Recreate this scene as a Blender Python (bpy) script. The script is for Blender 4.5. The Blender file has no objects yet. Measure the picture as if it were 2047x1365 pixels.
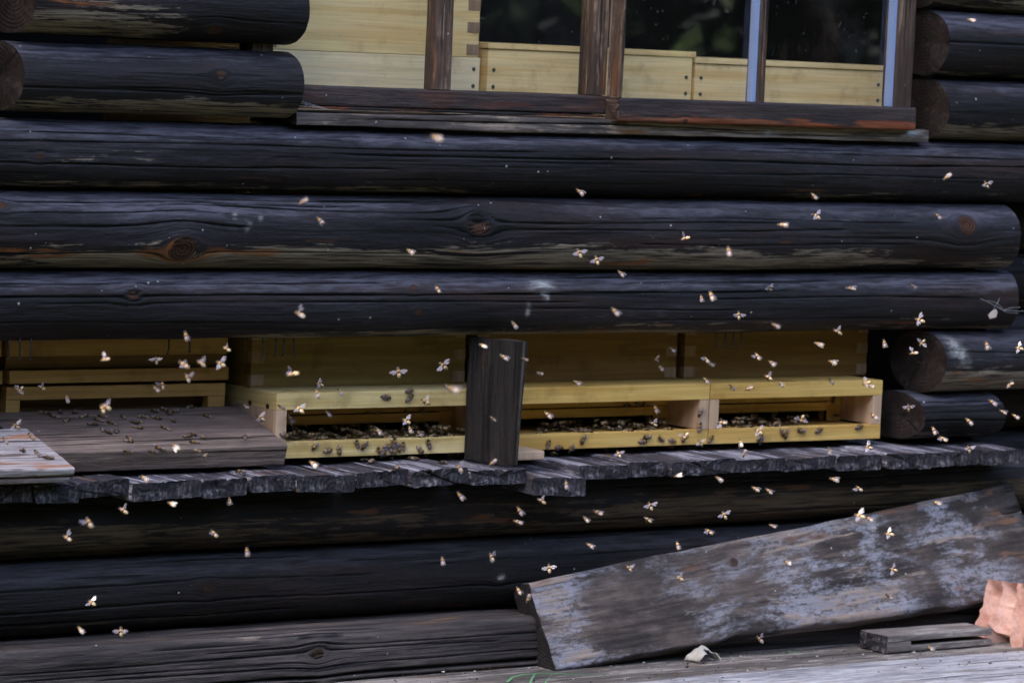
import bpy, bmesh, math, random
import numpy as np
from mathutils import Vector, Matrix
S = bpy.context.scene; COL = S.collection
# ---------------------------------------------------------------- camera
F, PW, PH_ = 7600.0, 2047.0, 1365.0            # focal length in pixels of the photograph
TH, PT, RO, DIST = math.radians(36.1), math.radians(4.57), math.radians(2.58), 6.1
fw = np.array([math.sin(TH)*math.cos(PT), math.cos(TH)*math.cos(PT), -math.sin(PT)])
r0 = np.array([math.cos(TH), -math.sin(TH), 0.0]); u0 = np.cross(r0, fw)
CR = math.cos(RO)*r0 + math.sin(RO)*u0          # image right
CD = math.sin(RO)*r0 - math.cos(RO)*u0          # image down
CL = np.array([0, 0, 0.42]) - fw*DIST
cam = bpy.data.cameras.new('camera'); camo = bpy.data.objects.new('camera', cam); COL.objects.link(camo)
cam.sensor_width = 36.0; cam.lens = F/PW*36.0; cam.clip_end = 500.0; cam.clip_start = 0.05
M = Matrix.Identity(4)
for i in range(3):
    M[i][0] = CR[i]; M[i][1] = -CD[i]; M[i][2] = -fw[i]; M[i][3] = CL[i]
camo.matrix_world = M
cam.dof.use_dof = True; cam.dof.focus_distance = 5.65; cam.dof.aperture_fstop = 10.0
S.camera = camo
# ---------------------------------------------------------------- sky, sun, exposure
SUN = Vector((-0.68, -0.0, 1.0)).normalized()
w = bpy.data.worlds.new('World'); S.world = w; w.use_nodes = True
nt = w.node_tree; bg = nt.nodes['Background']
sky = nt.nodes.new('ShaderNodeTexSky'); sky.sky_type = 'NISHITA'; sky.sun_disc = False
sky.dust_density = 3.5; sky.ozone_density = 0.45; sky.air_density = 0.9
sky.sun_elevation = math.asin(SUN.z); sky.sun_rotation = math.atan2(SUN.x, SUN.y)
nt.links.new(sky.outputs[0], bg.inputs[0]); bg.inputs[1].default_value = 0.15
sl = bpy.data.lights.new('sun', 'SUN'); sl.energy = 2.0; sl.angle = math.radians(0.5); sl.color = (1.0, 0.93, 0.82)
so = bpy.data.objects.new('sun', sl); COL.objects.link(so); so.rotation_euler = (-SUN).to_track_quat('-Z', 'Y').to_euler()
S.view_settings.view_transform = 'Standard'; S.view_settings.look = 'None'; S.view_settings.gamma = 1.0
S.view_settings.use_curve_mapping = False; S.view_settings.exposure = 2.5

# ---------------------------------------------------------------- measuring: a photo pixel on a plane
def ray(px, py): return fw + (px-PW/2)/F*CR + (py-PH_/2)/F*CD
def atY(px, py, Y):
    d = ray(px, py); return CL + d*((Y-CL[1])/d[1])
def atZ(px, py, Z):
    d = ray(px, py); return CL + d*((Z-CL[2])/d[2])
def pix(p):
    d = np.array(p)-CL; z = d@fw; return PW/2+F*(d@CR)/z, PH_/2+F*(d@CD)/z
def X(px, py, Y): return float(atY(px, py, Y)[0])
def Zz(px, py, Y): return float(atY(px, py, Y)[2])

# ---------------------------------------------------------------- scene helpers
def thing(name, label, cat, loc=(0, 0, 0), group=None):
    o = bpy.data.objects.new(name, None); COL.objects.link(o); o.location = loc; o.empty_display_size = 0.05
    o['label'] = label; o['category'] = cat
    if group: o['group'] = group
    return o
def tag(o, label, cat, group=None):
    o['label'] = label; o['category'] = cat
    if group: o['group'] = group
    return o
def wloc(o):
    v = Vector((0, 0, 0))
    while o is not None: v += o.location; o = o.parent
    return v
def link(name, me, parent=None, origin=None):
    """vertices of me are in world space"""
    o = bpy.data.objects.new(name, me); COL.objects.link(o)
    if parent is not None:
        base = wloc(parent); o.parent = parent
        me.transform(Matrix.Translation(-base))
    elif origin is not None:
        me.transform(Matrix.Translation(-Vector(origin))); o.location = origin
    return o

# ---------------------------------------------------------------- numpy noise
def _h(i, j, s):
    n = (i*374761393 + j*668265263 + s*974634721) & 0x7fffffff
    n = ((n ^ (n >> 13))*1274126177) & 0x7fffffff
    return ((n ^ (n >> 16)) & 0xffff)/65535.0
def vnoise(x, y, s=0):
    x = np.asarray(x, float); y = np.asarray(y, float)
    i = np.floor(x).astype(np.int64); j = np.floor(y).astype(np.int64)
    a = x-i; b = y-j; a = a*a*(3-2*a); b = b*b*(3-2*b)
    return (_h(i, j, s)*(1-a)+_h(i+1, j, s)*a)*(1-b)+(_h(i, j+1, s)*(1-a)+_h(i+1, j+1, s)*a)*b - 0.5
def fbm(x, y, s=0, o=4):
    t = 0; k = 1.0
    for q in range(o):
        t = t+vnoise(x, y, s+q*17)*k; x = x*2.03; y = y*2.03; k *= .5
    return t
def sstep(a, b, x):
    t = np.clip((x-a)/(b-a), 0, 1); return t*t*(3-2*t)

# ---------------------------------------------------------------- materials
class NT:
    def __init__(s, name):
        s.m = bpy.data.materials.new(name); s.m.use_nodes = True; s.t = s.m.node_tree
        s.p = s.t.nodes['Principled BSDF']; s.out = s.t.nodes['Material Output']
    def n(s, ty, **k):
        x = s.t.nodes.new(ty)
        for a, v in k.items(): setattr(x, a, v)
        return x
    def l(s, a, b): s.t.links.new(a, b)
    def put(s, sock, v):
        if isinstance(v, bpy.types.NodeSocket): s.l(v, sock)
        else: sock.default_value = v
    def math(s, op, a, b=0.0, c=0.0, clamp=False):
        x = s.n('ShaderNodeMath', operation=op, use_clamp=clamp)
        s.put(x.inputs[0], a); s.put(x.inputs[1], b); s.put(x.inputs[2], c); return x.outputs[0]
    def attr(s, nm): return s.n('ShaderNodeAttribute', attribute_name=nm)
    def vec(s, a, sc, off=(0, 0, 0)):
        x = s.n('ShaderNodeVectorMath', operation='MULTIPLY_ADD'); s.l(a, x.inputs[0]); x.inputs[1].default_value = sc; x.inputs[2].default_value = off
        return x.outputs[0]
    def noise(s, v, scale=1.0, detail=4.0, rough=.55, dist=0.0):
        x = s.n('ShaderNodeTexNoise'); s.l(v, x.inputs['Vector']); x.inputs['Scale'].default_value = scale
        x.inputs['Detail'].default_value = detail; x.inputs['Roughness'].default_value = rough; x.inputs['Distortion'].default_value = dist
        return x.outputs[0]
    def ss(s, v, a, b, lo=0.0, hi=1.0):
        x = s.n('ShaderNodeMapRange', interpolation_type='SMOOTHSTEP'); s.l(v, x.inputs[0])
        for i, q in enumerate((a, b, lo, hi)): x.inputs[i+1].default_value = q
        return x.outputs[0]
    def mix(s, f, a, b, mode='MIX'):
        x = s.n('ShaderNodeMix', data_type='RGBA', blend_type=mode); s.put(x.inputs[0], f)
        for i, q in ((6, a), (7, b)): s.put(x.inputs[i], q if isinstance(q, bpy.types.NodeSocket) else tuple(q)+(1,)*(4-len(q)))
        return x.outputs[2]
    def sc(s, col, f):                      # colour times a number socket
        x = s.n('ShaderNodeVectorMath', operation='SCALE'); s.put(x.inputs[0], col); s.put(x.inputs[3], f); return x.outputs[0]
    def bump(s, h, strength, dist):
        x = s.n('ShaderNodeBump'); x.inputs['Strength'].default_value = strength; x.inputs['Distance'].default_value = dist; s.l(h, x.inputs['Height'])
        s.l(x.outputs[0], s.p.inputs['Normal'])
    def done(s, col, rough=.7, spec=.3):
        s.put(s.p.inputs['Base Color'], col if isinstance(col, bpy.types.NodeSocket) else tuple(col)+(1,)*(4-len(col)))
        s.put(s.p.inputs['Roughness'], rough); s.p.inputs['Specular IOR Level'].default_value = spec
        return s.m

def wood(name, dark, mid, tan, orange, wbase=0.0, wgain=1.0, rough=.68, spec=.35, speck=1.0, fine=260.0, oth=.62, patina=None, pth=.55, sky_top=None, chk=1.0):
    """old timber: grain coordinates and wear and sky-tone masks come from the mesh"""
    t = NT(name); g = t.attr('grain').outputs['Vector']; mk = t.n('ShaderNodeSeparateXYZ'); t.l(t.attr('mask').outputs['Vector'], mk.inputs[0])
    crack, wx, knot = mk.outputs[0], mk.outputs[1], mk.outputs[2]; spot = t.attr('spot').outputs['Fac']
    n1 = t.noise(t.vec(g, (3.2, 46, 1)), 1, 5, .6); n2 = t.noise(t.vec(g, (11, fine, 1), (3, 0, 5)), 1, 3, .6)
    n3 = t.noise(t.vec(g, (2.0, 9, 1), (0, 7, 2)), 1, 4, .55); n4 = t.noise(t.vec(g, (30, 95, 1), (0, 3, 9)), 1, 4, .65)
    f = t.math('ADD', t.math('MULTIPLY', n3, .55), t.math('MULTIPLY', n1, .45))
    col = t.mix(t.ss(f, .36, .64), dark, mid)
    col = t.sc(col, t.math('MULTIPLY', t.math('MULTIPLY_ADD', n2, 1.8, .15), t.math('MULTIPLY_ADD', n4, 1.0, .5)))
    if sky_top:  # bluish sky light on upper sides, painted in as paler weathered wood
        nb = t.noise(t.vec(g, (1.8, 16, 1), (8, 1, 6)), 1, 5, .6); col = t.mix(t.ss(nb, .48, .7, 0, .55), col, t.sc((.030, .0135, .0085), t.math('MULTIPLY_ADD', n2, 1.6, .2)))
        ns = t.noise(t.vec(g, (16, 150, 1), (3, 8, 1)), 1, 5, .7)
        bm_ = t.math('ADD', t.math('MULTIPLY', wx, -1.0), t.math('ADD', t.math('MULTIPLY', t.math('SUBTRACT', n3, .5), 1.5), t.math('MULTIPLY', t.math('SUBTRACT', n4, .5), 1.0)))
        col = t.mix(t.math('MULTIPLY', t.ss(bm_, .1, .95), t.ss(ns, .38, .6, .2, 1.0)), col, t.sc(tuple(sky_top), t.math('MULTIPLY_ADD', n2, 1.2, .4)))
    if patina:
        n8 = t.noise(t.vec(g, (5, 11, 1), (5, 5, 2)), 1, 6, .65); col = t.sc(col, t.ss(n8, .38, .62, .4, 1.25))
        npz = t.noise(t.vec(g, (8, 27, 1), (4, 1, 8)), 1, 9, .78, .25)
        pm = t.math('MULTIPLY', t.math('MULTIPLY', t.ss(wx, .05, .75), t.ss(t.math('ADD', npz, t.math('MULTIPLY_ADD', wx, .22, -.11)), pth, pth+.13)), t.ss(t.noise(t.vec(g, (70, 150, 1), (2, 2, 4)), 1, 5, .7), .36, .54, .1, .9)); col = t.mix(pm, col, t.sc(tuple(patina), t.math('MULTIPLY_ADD', n2, .8, .6)))
    wm = t.math('ADD', t.math('MULTIPLY', wx, wgain), t.math('ADD', t.math('MULTIPLY', t.math('SUBTRACT', n1, .5), 1.5), t.math('MULTIPLY', t.math('SUBTRACT', n3, .5), 1.1)))
    wm = t.math('ADD', wm, t.math('MULTIPLY_ADD', t.math('SUBTRACT', n4, .5), .9, wbase))
    n7 = t.noise(t.vec(g, (9, 110, 1), (6, 4, 2)), 1, 7, .72, .25); wm = t.math('MULTIPLY', t.ss(t.math('ADD', wm, t.math('MULTIPLY', t.math('SUBTRACT', n7, .5), 2.2)), .48, .66), t.ss(n2, .34, .56, .15, 1.0))
    col = t.mix(wm, col, t.sc(tuple(tan), t.math('MULTIPLY_ADD', n2, 1.3, .35)))
    n5 = t.noise(t.vec(g, (7, 42, 1), (9, 2, 3)), 1, 3, .5)
    om = t.math('MULTIPLY', t.ss(n5, oth, oth+.09), t.ss(t.math('ADD', wx, t.math('MULTIPLY', n3, .5)), .25, .6))
    col = t.mix(t.math('MULTIPLY', om, .8), col, t.sc(tuple(orange), t.math('MULTIPLY_ADD', n2, 1.4, .3)))
    # knots
    kr = t.math('SINE', t.math('MULTIPLY', knot, 26.0)); km = t.ss(knot, .02, .25)
    col = t.mix(km, col, t.mix(t.math('MULTIPLY_ADD', kr, .4, .45), tuple(v*.6 for v in dark), tuple(v*.42 for v in orange)))
    # thin drying checks and the modelled cracks
    n6 = t.noise(t.vec(g, (2.4, 130, 1), (1, 5, 7)), 1, 2, .5)
    col = t.mix(t.ss(n6, .62, .66, 0, chk), col, tuple(v*.25 for v in dark))
    col = t.mix(crack, col, (.0015, .0014, .0016))
    # droppings and dust specks
    geo = t.n('ShaderNodeNewGeometry'); vo = t.n('ShaderNodeTexVoronoi'); t.l(geo.outputs['Position'], vo.inputs['Vector']); vo.inputs['Scale'].default_value = 48.0
    sx = t.n('ShaderNodeSeparateColor'); t.l(vo.outputs['Color'], sx.inputs[0])
    spk = t.math('MULTIPLY', t.math('LESS_THAN', vo.outputs['Distance'], t.math('MULTIPLY_ADD', sx.outputs[1], .07, .03)), t.math('GREATER_THAN', sx.outputs[0], 1-.34*speck))
    spm = t.math('MAXIMUM', t.math('MULTIPLY', spk, .75), t.math('MULTIPLY', spot, t.ss(n4, .35, .6, .1, 1)))
    col = t.mix(spm, col, (.42, .44, .44))
    t.bump(t.math('ADD', t.math('MULTIPLY', n2, 1.0), t.math('MULTIPLY', n4, 1.6)), .6, .0026)
    return t.done(col, t.math('MULTIPLY_ADD', n2, .3, rough-.12), spec)

def endgrain(name, c1, c2, pale, ring=.0045, pm=.5):
    t = NT(name); g = t.attr('grain').outputs['Vector']; sp = t.n('ShaderNodeSeparateXYZ'); t.l(g, sp.inputs[0])
    wob = t.noise(t.vec(g, (28, 28, 0)), 1, 3, .5)
    rg = t.math('SINE', t.math('MULTIPLY', t.math('ADD', sp.outputs[2], t.math('MULTIPLY', wob, .006)), 6.283/ring))
    n = t.noise(t.vec(g, (90, 90, 9)), 1, 5, .6); b = t.noise(t.vec(g, (14, 17, 2), (4, 4, 1)), 1, 5, .6); sv = t.noise(t.vec(g, (120, 75, 2)), 1, 4, .65)
    col = t.mix(t.math('MULTIPLY_ADD', rg, .4, .5), c1, c2)
    col = t.sc(col, t.math('MULTIPLY_ADD', n, 1.2, .35))
    col = t.mix(t.math('MULTIPLY', t.ss(t.math('ADD', t.math('MULTIPLY', sv, .5), t.math('MULTIPLY', b, .6)), pm, pm+.16), .7), col, pale)
    mk = t.n('ShaderNodeSeparateXYZ'); t.l(t.attr('mask').outputs['Vector'], mk.inputs[0])
    col = t.mix(mk.outputs[0], col, (.002, .002, .002))
    t.bump(t.math('ADD', t.math('MULTIPLY', rg, .35), t.math('MULTIPLY', n, 3.0)), .45, .0014)
    return t.done(col, .8, .2)

def pine(name, c1, c2, spread=1.0, rough=.6, vert=False):
    t = NT(name); tc = t.n('ShaderNodeTexCoord').outputs['Object']; inf = t.n('ShaderNodeObjectInfo')
    off = t.n('ShaderNodeVectorMath', operation='ADD'); t.l(tc, off.inputs[0]); cb = t.n('ShaderNodeCombineXYZ'); t.put(cb.inputs[2], t.math('MULTIPLY', inf.outputs['Random'], 9.0)); t.l(cb.outputs[0], off.inputs[1])
    v = off.outputs[0]
    sc1 = (60, 60, 2.5) if vert else (2.2, 3, 62); sc2 = (260, 260, 9) if vert else (9, 9, 330)
    wv = t.noise(t.vec(v, sc1), 1, 3, .5, .35); fi = t.noise(t.vec(v, sc2), 1, 2, .5); bl = t.noise(v, 7.0, 3, .5)
    col = t.mix(t.ss(wv, .38, .66), c1, c2)
    col = t.sc(col, t.math('ADD', t.math('MULTIPLY_ADD', fi, .5*spread, .65), t.math('MULTIPLY', bl, .22)))
    vo = t.n('ShaderNodeTexVoronoi'); t.l(t.vec(v, (5, 5, 11)), vo.inputs['Vector']); vo.inputs['Scale'].default_value = 1.0
    sx = t.n('ShaderNodeSeparateColor'); t.l(vo.outputs['Color'], sx.inputs[0])
    kn = t.math('MULTIPLY', t.ss(vo.outputs['Distance'], .05, .1, 1, 0), t.math('GREATER_THAN', sx.outputs[0], .82))
    col = t.mix(t.math('MULTIPLY', kn, .8), col, (.22, .10, .035))
    st = t.noise(v, 16.0, 5, .6); col = t.mix(t.ss(st, .52, .72, 0, .45), col, tuple(q*.45 for q in c2))
    t.bump(fi, .2, .0006)
    return t.done(col, rough, .3)

def plain(name, c, rough=.6, metal=0.0, var=.35, scale=40.0, spec=.4):
    t = NT(name); tc = t.n('ShaderNodeTexCoord').outputs['Object']; n = t.noise(tc, scale, 4, .6)
    t.p.inputs['Metallic'].default_value = metal
    return t.done(t.sc(tuple(c), t.math('MULTIPLY_ADD', n, 2*var, 1-var)), rough, spec)

MAT = {}
MAT['log'] = wood('blackened_log', (.0036, .003, .0042), (.015, .0138, .0185), (.20, .165, .125), (.20, .075, .024), rough=.62, spec=.28, sky_top=(.078, .078, .104))
MAT['log_low'] = wood('shaded_base_log', (.0035, .0028, .003), (.0115, .0095, .0105), (.06, .042, .024), (.09, .035, .012), rough=.66, spec=.25, wgain=.8, sky_top=(.035, .034, .042), speck=.4)
MAT['log_end'] = endgrain('blackened_log_end', (.0225, .015, .0125), (.028, .0185, .0155), (.07, .058, .055), ring=.006, pm=.56)
MAT['sill'] = wood('grey_sill_beam', (.027, .022, .0215), (.105, .087, .083), (.22, .175, .14), (.18, .09, .035), wbase=.02, speck=.6)
MAT['deck'] = wood('silvered_shelf_plank', (.024, .021, .028), (.085, .077, .098), (.34, .33, .38), (.18, .10, .06), wbase=-.08, fine=230, speck=.6)
MAT['deck_end'] = endgrain('weathered_plank_end', (.021, .0195, .024), (.034, .032, .039), (.25, .235, .26), ring=.0075, pm=.56)
MAT['post'] = wood('dark_brown_post', (.007, .0055, .0052), (.019, .0155, .0155), (.11, .085, .065), (.10, .05, .03), wbase=-.05, speck=.25)
MAT['lean'] = wood('mouldy_leaning_board', (.033, .025, .022), (.095, .074, .064), (.24, .19, .16), (.14, .07, .04), wbase=-.34, fine=190, speck=.5, patina=(.25, .255, .30), pth=.47, chk=.25)
MAT['lean_end'] = endgrain('leaning_board_end', (.013, .0115, .0115), (.038, .034, .034), (.08, .075, .078), ring=.006, pm=.66)
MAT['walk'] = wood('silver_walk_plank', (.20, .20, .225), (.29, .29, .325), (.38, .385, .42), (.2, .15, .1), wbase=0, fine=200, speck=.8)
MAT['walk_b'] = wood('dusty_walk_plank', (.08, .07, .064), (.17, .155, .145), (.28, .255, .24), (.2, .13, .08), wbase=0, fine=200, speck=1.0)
MAT['land'] = wood('brown_landing_board', (.095, .068, .056), (.18, .135, .115), (.25, .195, .165), (.30, .10, .03), wbase=-.1, speck=.2, oth=.42)
MAT['ply'] = wood('pale_plywood_board', (.12, .09, .085), (.24, .21, .215), (.35, .32, .33), (.30, .13, .06), wbase=.1, speck=.2, oth=.55)
MAT['ply_end'] = endgrain('pale_plywood_end', (.2, .185, .2), (.36, .34, .37), (.42, .4, .43), ring=.006, pm=.5)
MAT['sash'] = wood('brown_window_timber', (.032, .02, .015), (.10, .063, .046), (.22, .16, .115), (.18, .07, .03), wbase=-.08, speck=.3)
MAT['rail'] = wood('red_brown_window_rail', (.018, .0145, .0155), (.05, .035, .034), (.15, .05, .022), (.19, .05, .016), wbase=-.1, wgain=.8, speck=.35, oth=.5)
MAT['pine'] = pine('pale_pine', (.68, .55, .27), (.50, .36, .13))
MAT['pine_o'] = pine('shaded_olive_pine', (.23, .15, .045), (.18, .11, .027))  # recess shade on the brood boxes put into the pine colour
MAT['pine_ob'] = pine('shaded_ochre_pine', (.23, .13, .036), (.175, .09, .022))  # ochre brood box pine, darkened in colour for the same recess shade
MAT['pine_u'] = pine('brightened_pine', (.90, .70, .36), (.80, .56, .24))  # brighter copy of the pine, in place of light behind the panes
MAT['pine_w'] = pine('bleached_pine', (.92, .77, .49), (.84, .67, .39))
MAT['pine_y'] = pine('honey_pine', (.64, .43, .135), (.50, .29, .07))
MAT['pine_b'] = pine('ochre_pine', (.40, .235, .075), (.31, .165, .048))
MAT['pine_d'] = pine('old_hive_board', (.16, .085, .03), (.11, .055, .02))
MAT['joint'] = pine('finger_joint_end', (.33, .22, .14), (.25, .155, .095), vert=True)
MAT['jamb'] = pine('pink_board_end', (.55, .39, .27), (.46, .31, .2), vert=True)
MAT['dark'] = plain('shade_black_gap', (.006, .005, .005), .9)  # near-black colour in place of shade in openings and the interior
MAT['metal'] = plain('dull_screw_steel', (.16, .16, .17), .45, .8)
MAT['rust'] = plain('dark_nail_steel', (.05, .048, .05), .5, .6)
MAT['bead'] = plain('sky_tinted_bead', (.24, .32, .52), .35, 0.0, .08, 20, .5)  # blue of the reflected sky put into the bead colour
MAT['bark'] = plain('tree_bark', (.06, .045, .03), .9)
MAT['shingle'] = plain('brown_roof_board', (.05, .04, .033), .85, 0, .5, 12)
def leafmat():
    t = NT('tree_leaf'); inf = t.n('ShaderNodeNewGeometry'); c = t.mix(inf.outputs['Random Per Island'], (.015, .032, .010), (.045, .075, .02)); return t.done(c, .55, .3)
MAT['leaf'] = leafmat()
def lawnmat():
    t = NT('lawn_grass'); tc = t.n('ShaderNodeTexCoord').outputs['Object']; n = t.noise(tc, 3.0, 6, .6); m = t.noise(tc, 60.0, 4, .7)
    c = t.mix(n, (.020, .022, .010), (.038, .040, .017)); return t.done(t.sc(c, t.math('MULTIPLY_ADD', m, 1.0, .5)), .9, .1)
MAT['lawn'] = lawnmat()
def glassmat():
    t = NT('window_glass'); t.t.nodes.remove(t.p); tr = t.n('ShaderNodeBsdfTransparent'); gl = t.n('ShaderNodeBsdfGlossy'); gl.inputs['Roughness'].default_value = .02
    tr.inputs[0].default_value = (.98, .97, .95, 1); geo = t.n('ShaderNodeNewGeometry'); dt = t.n('ShaderNodeVectorMath', operation='DOT_PRODUCT'); t.l(geo.outputs['Incoming'], dt.inputs[0]); t.l(geo.outputs['Normal'], dt.inputs[1])
    fr = t.math('MULTIPLY_ADD', t.math('POWER', t.math('SUBTRACT', 1.0, t.math('ABSOLUTE', dt.outputs['Value'])), 5.0), 1.1, .08, clamp=True)
    df = t.n('ShaderNodeBsdfDiffuse'); df.inputs[0].default_value = (.45, .46, .45, 1)
    tc = t.n('ShaderNodeTexCoord').outputs['Object']; dn = t.noise(tc, 9.0, 6, .65); sp = t.noise(tc, 130.0, 2, .5)
    m0 = t.n('ShaderNodeMixShader'); t.l(t.math('ADD', t.ss(dn, .45, .75, .003, .035), t.ss(sp, .68, .74, 0, .12)), m0.inputs[0]); t.l(tr.outputs[0], m0.inputs[1]); t.l(df.outputs[0], m0.inputs[2])
    m = t.n('ShaderNodeMixShader'); t.l(fr, m.inputs[0]); t.l(m0.outputs[0], m.inputs[1]); t.l(gl.outputs[0], m.inputs[2]); t.l(m.outputs[0], t.out.inputs[0]); return t.m
MAT['glass'] = glassmat()

# ---------------------------------------------------------------- timber: a swept section with cracks, knots, wear
def ellipse(ra, rb, step, p=2.0, back=6.0):
    """log section, starts and ends at the back; fine on the front"""
    n = int(math.pi*.5*(ra+rb)/step); ng = max(10, int(n/back))
    a = np.concatenate([np.linspace(-math.pi, -math.pi*.62, ng, endpoint=False), np.linspace(-math.pi*.62, math.pi*.62, n, endpoint=False), np.linspace(math.pi*.62, math.pi, ng, endpoint=False)])
    c, s = np.cos(a), np.sin(a); e = 2/p
    return np.stack([ra*np.sign(c)*np.abs(c)**e, rb*np.sign(s)*np.abs(s)**e], 1)
def rrect(wa, hb, r, step, back=None):
    """board section of size wa (front to back) by hb (up), starts at the middle of the back"""
    P = []; ca, cb = wa/2-r, hb/2-r
    def seg(p, q, st):
        d = math.hypot(q[0]-p[0], q[1]-p[1]); n = max(1, int(round(d/st)))
        for k in range(n): P.append((p[0]+(q[0]-p[0])*k/n, p[1]+(q[1]-p[1])*k/n))
    def arc(cx, cy, a0):
        for k in range(4):
            a = a0+math.pi/2*k/4; P.append((cx+r*math.cos(a), cy+r*math.sin(a)))
    bs = back or step
    seg((-wa/2, 0), (-wa/2, -cb), bs); arc(-ca, -cb, math.pi); seg((-ca, -hb/2), (ca, -hb/2), step); arc(ca, -cb, -math.pi/2)
    seg((wa/2, -cb), (wa/2, cb), step); arc(ca, cb, 0); seg((ca, hb/2), (-ca, hb/2), step); arc(-ca, cb, math.pi/2); seg((-wa/2, cb), (-wa/2, 0), bs)
    return np.array(P)
def build(name, V, Fq, attrs, mats, midx, parent=None, smooth=True, origin=None):
    me = bpy.data.meshes.new(name); nv, nf = len(V), len(Fq)
    me.vertices.add(nv); me.vertices.foreach_set('co', np.ascontiguousarray(V, np.float32).ravel())
    me.loops.add(nf*4); me.loops.foreach_set('vertex_index', np.ascontiguousarray(Fq, np.int32).ravel())
    me.polygons.add(nf); me.polygons.foreach_set('loop_start', np.arange(nf, dtype=np.int32)*4)
    me.update(calc_edges=True)
    me.polygons.foreach_set('material_index', np.ascontiguousarray(midx, np.int32)); me.polygons.foreach_set('use_smooth', np.full(nf, smooth))
    for k, (ty, dat) in attrs.items():
        a = me.attributes.new(k, ty, 'POINT'); a.data.foreach_set('vector' if ty == 'FLOAT_VECTOR' else 'value', np.ascontiguousarray(dat, np.float32).ravel())
    for m in mats: me.materials.append(m)
    me.validate(); me.update()
    return link(name, me, parent, origin)
def timber(name, parent, p0, p1, up, sec, mats, knots=(), cracks=(), spots=(), seed=0, wob=.0025, du=.008, fine=None, weather=None, pith=(0, -.02), tilt0=0.0, tilt1=0.0, taper=None, rag=.0, bend=None, origin=None, ridge=.0003, rim=0.0, caprows=(.93, .8, .6, .38, .15, .01), endcut=None):
    p0 = np.array(p0, float); p1 = np.array(p1, float); L = np.linalg.norm(p1-p0); ex = (p1-p0)/L
    up = np.array(up, float); ez = up-ex*(up@ex); ez /= np.linalg.norm(ez); ey = np.cross(ex, ez)
    N = len(sec); dv = np.linalg.norm(np.roll(sec, -1, 0)-sec, axis=1); v = np.concatenate([[0], np.cumsum(dv)[:-1]])
    v = v - dv.sum()/2                                                # 0 at the front middle
    if fine is None: us = np.linspace(0, L, max(2, int(L/du)+1))
    else:
        a, b = max(0, fine[0]), min(L, fine[1]); us = [np.linspace(a, b, int((b-a)/du)+1)]
        if a > .01: us.insert(0, np.linspace(0, a, max(2, int(a/.08)), endpoint=False))
        if b < L-.01: us.append(np.linspace(b, L, max(3, int((L-b)/.08)+1))[1:])
        us = np.concatenate(us)
    Mn = len(us); U, Vv = np.meshgrid(us, v, indexing='ij')
    psi = Vv.copy(); knot = np.zeros_like(psi); disp = np.zeros_like(psi)
    for (ku, kv, kr) in knots:
        d2 = (U-ku)**2*.42+(Vv-kv)**2; psi -= (Vv-kv)*kr**2*.95/(d2+.25*kr**2)*np.exp(-((U-ku)/(kr*7))**2)
        dd = np.sqrt((U-ku)**2*.8+(Vv-kv)**2)/kr; knot = np.maximum(knot, np.clip(1-dd, 0, 1)); disp += kr*.16*np.exp(-(dd/1.35)**2) - kr*.22*np.exp(-(dd/.5)**2)
    disp += fbm(U*2.3, Vv*6+seed, seed, 3)*wob*2 + fbm(U*9, psi*90, seed+5, 3)*ridge*4
    crack = np.zeros_like(psi)
    for (c, ua, ub, hw, dep) in cracks:
        cc = c+vnoise(us*3.1, us*0+c*77, seed+int(abs(c)*9000) % 97)[:, None]*.008
        ta = sstep(0, .09, us-ua)*sstep(0, .09, ub-us); ta = (ta*(.65+.7*(vnoise(us*14, us*0+c*31, seed+3)+.5)))[:, None]
        q = np.clip(1-np.abs(psi-cc)/(hw*np.maximum(ta, 1e-3)), 0, 1)*(ta > .03); crack = np.maximum(crack, np.minimum(1, q*2.2)); disp -= dep*q*ta
    wx = weather(U, Vv, psi) if weather else np.zeros_like(psi)
    spot = np.zeros_like(psi)
    for (su, sv, ru, rv) in spots: spot = np.maximum(spot, np.exp(-((U-su)/ru)**2-((Vv-sv)/rv)**2)*.9)
    cen = sec.mean(0); nrm = np.stack([np.roll(sec, -1, 0)[:, 1]-np.roll(sec, 1, 0)[:, 1], -(np.roll(sec, -1, 0)[:, 0]-np.roll(sec, 1, 0)[:, 0])], 1)
    nrm /= np.linalg.norm(nrm, axis=1)[:, None]
    tp = np.ones((Mn, 2)) if taper is None else np.stack([np.interp(us/L, taper[0], taper[1]), np.interp(us/L, taper[0], taper[2])], 1)
    A = sec[None, :, 0]*tp[:, 0:1]+nrm[None, :, 0]*disp; B = sec[None, :, 1]*tp[:, 1:2]+nrm[None, :, 1]*disp
    if bend is not None: bo = np.interp(us/L, bend[0], bend[1]); B = B+bo[:, None]
    def place(u, a, b, w0, w1): return p0+(u+w0*a*tilt0+w1*a*tilt1)[..., None]*ex+a[..., None]*ey+b[..., None]*ez
    w0 = sstep(0, 1, 1-us/min(.3, L))[:, None]*np.ones((1, N)); w1 = sstep(0, 1, 1-(L-us)/min(.3, L))[:, None]*np.ones((1, N))
    Uo = U.copy()
    if rag:
        rj = fbm(sec[:, 0]*60, sec[:, 1]*60, seed+9, 3)*rag; Uo[-1] += rj; Uo[0] -= rj
    if endcut: Uo[-1] += endcut(sec[:, 0], B[-1])
    P = place(Uo, A, B, w0, w1).reshape(-1, 3)
    gr = np.stack([U, psi, np.full_like(U, seed*1.37)], -1).reshape(-1, 3); mk = np.stack([crack, wx, knot], -1).reshape(-1, 3); sp = spot.reshape(-1)
    i = np.arange(Mn-1)[:, None]*N; j = np.arange(N)[None, :]; jn = (j+1) % N
    Q = [np.stack([i+j, i+N+j, i+N+jn, i+jn], -1).reshape(-1, 4)]; MI = [np.zeros(len(Q[0]), int)]
    VS, GS, KS, SS = [P], [gr], [mk], [sp]; base = len(P)
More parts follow.
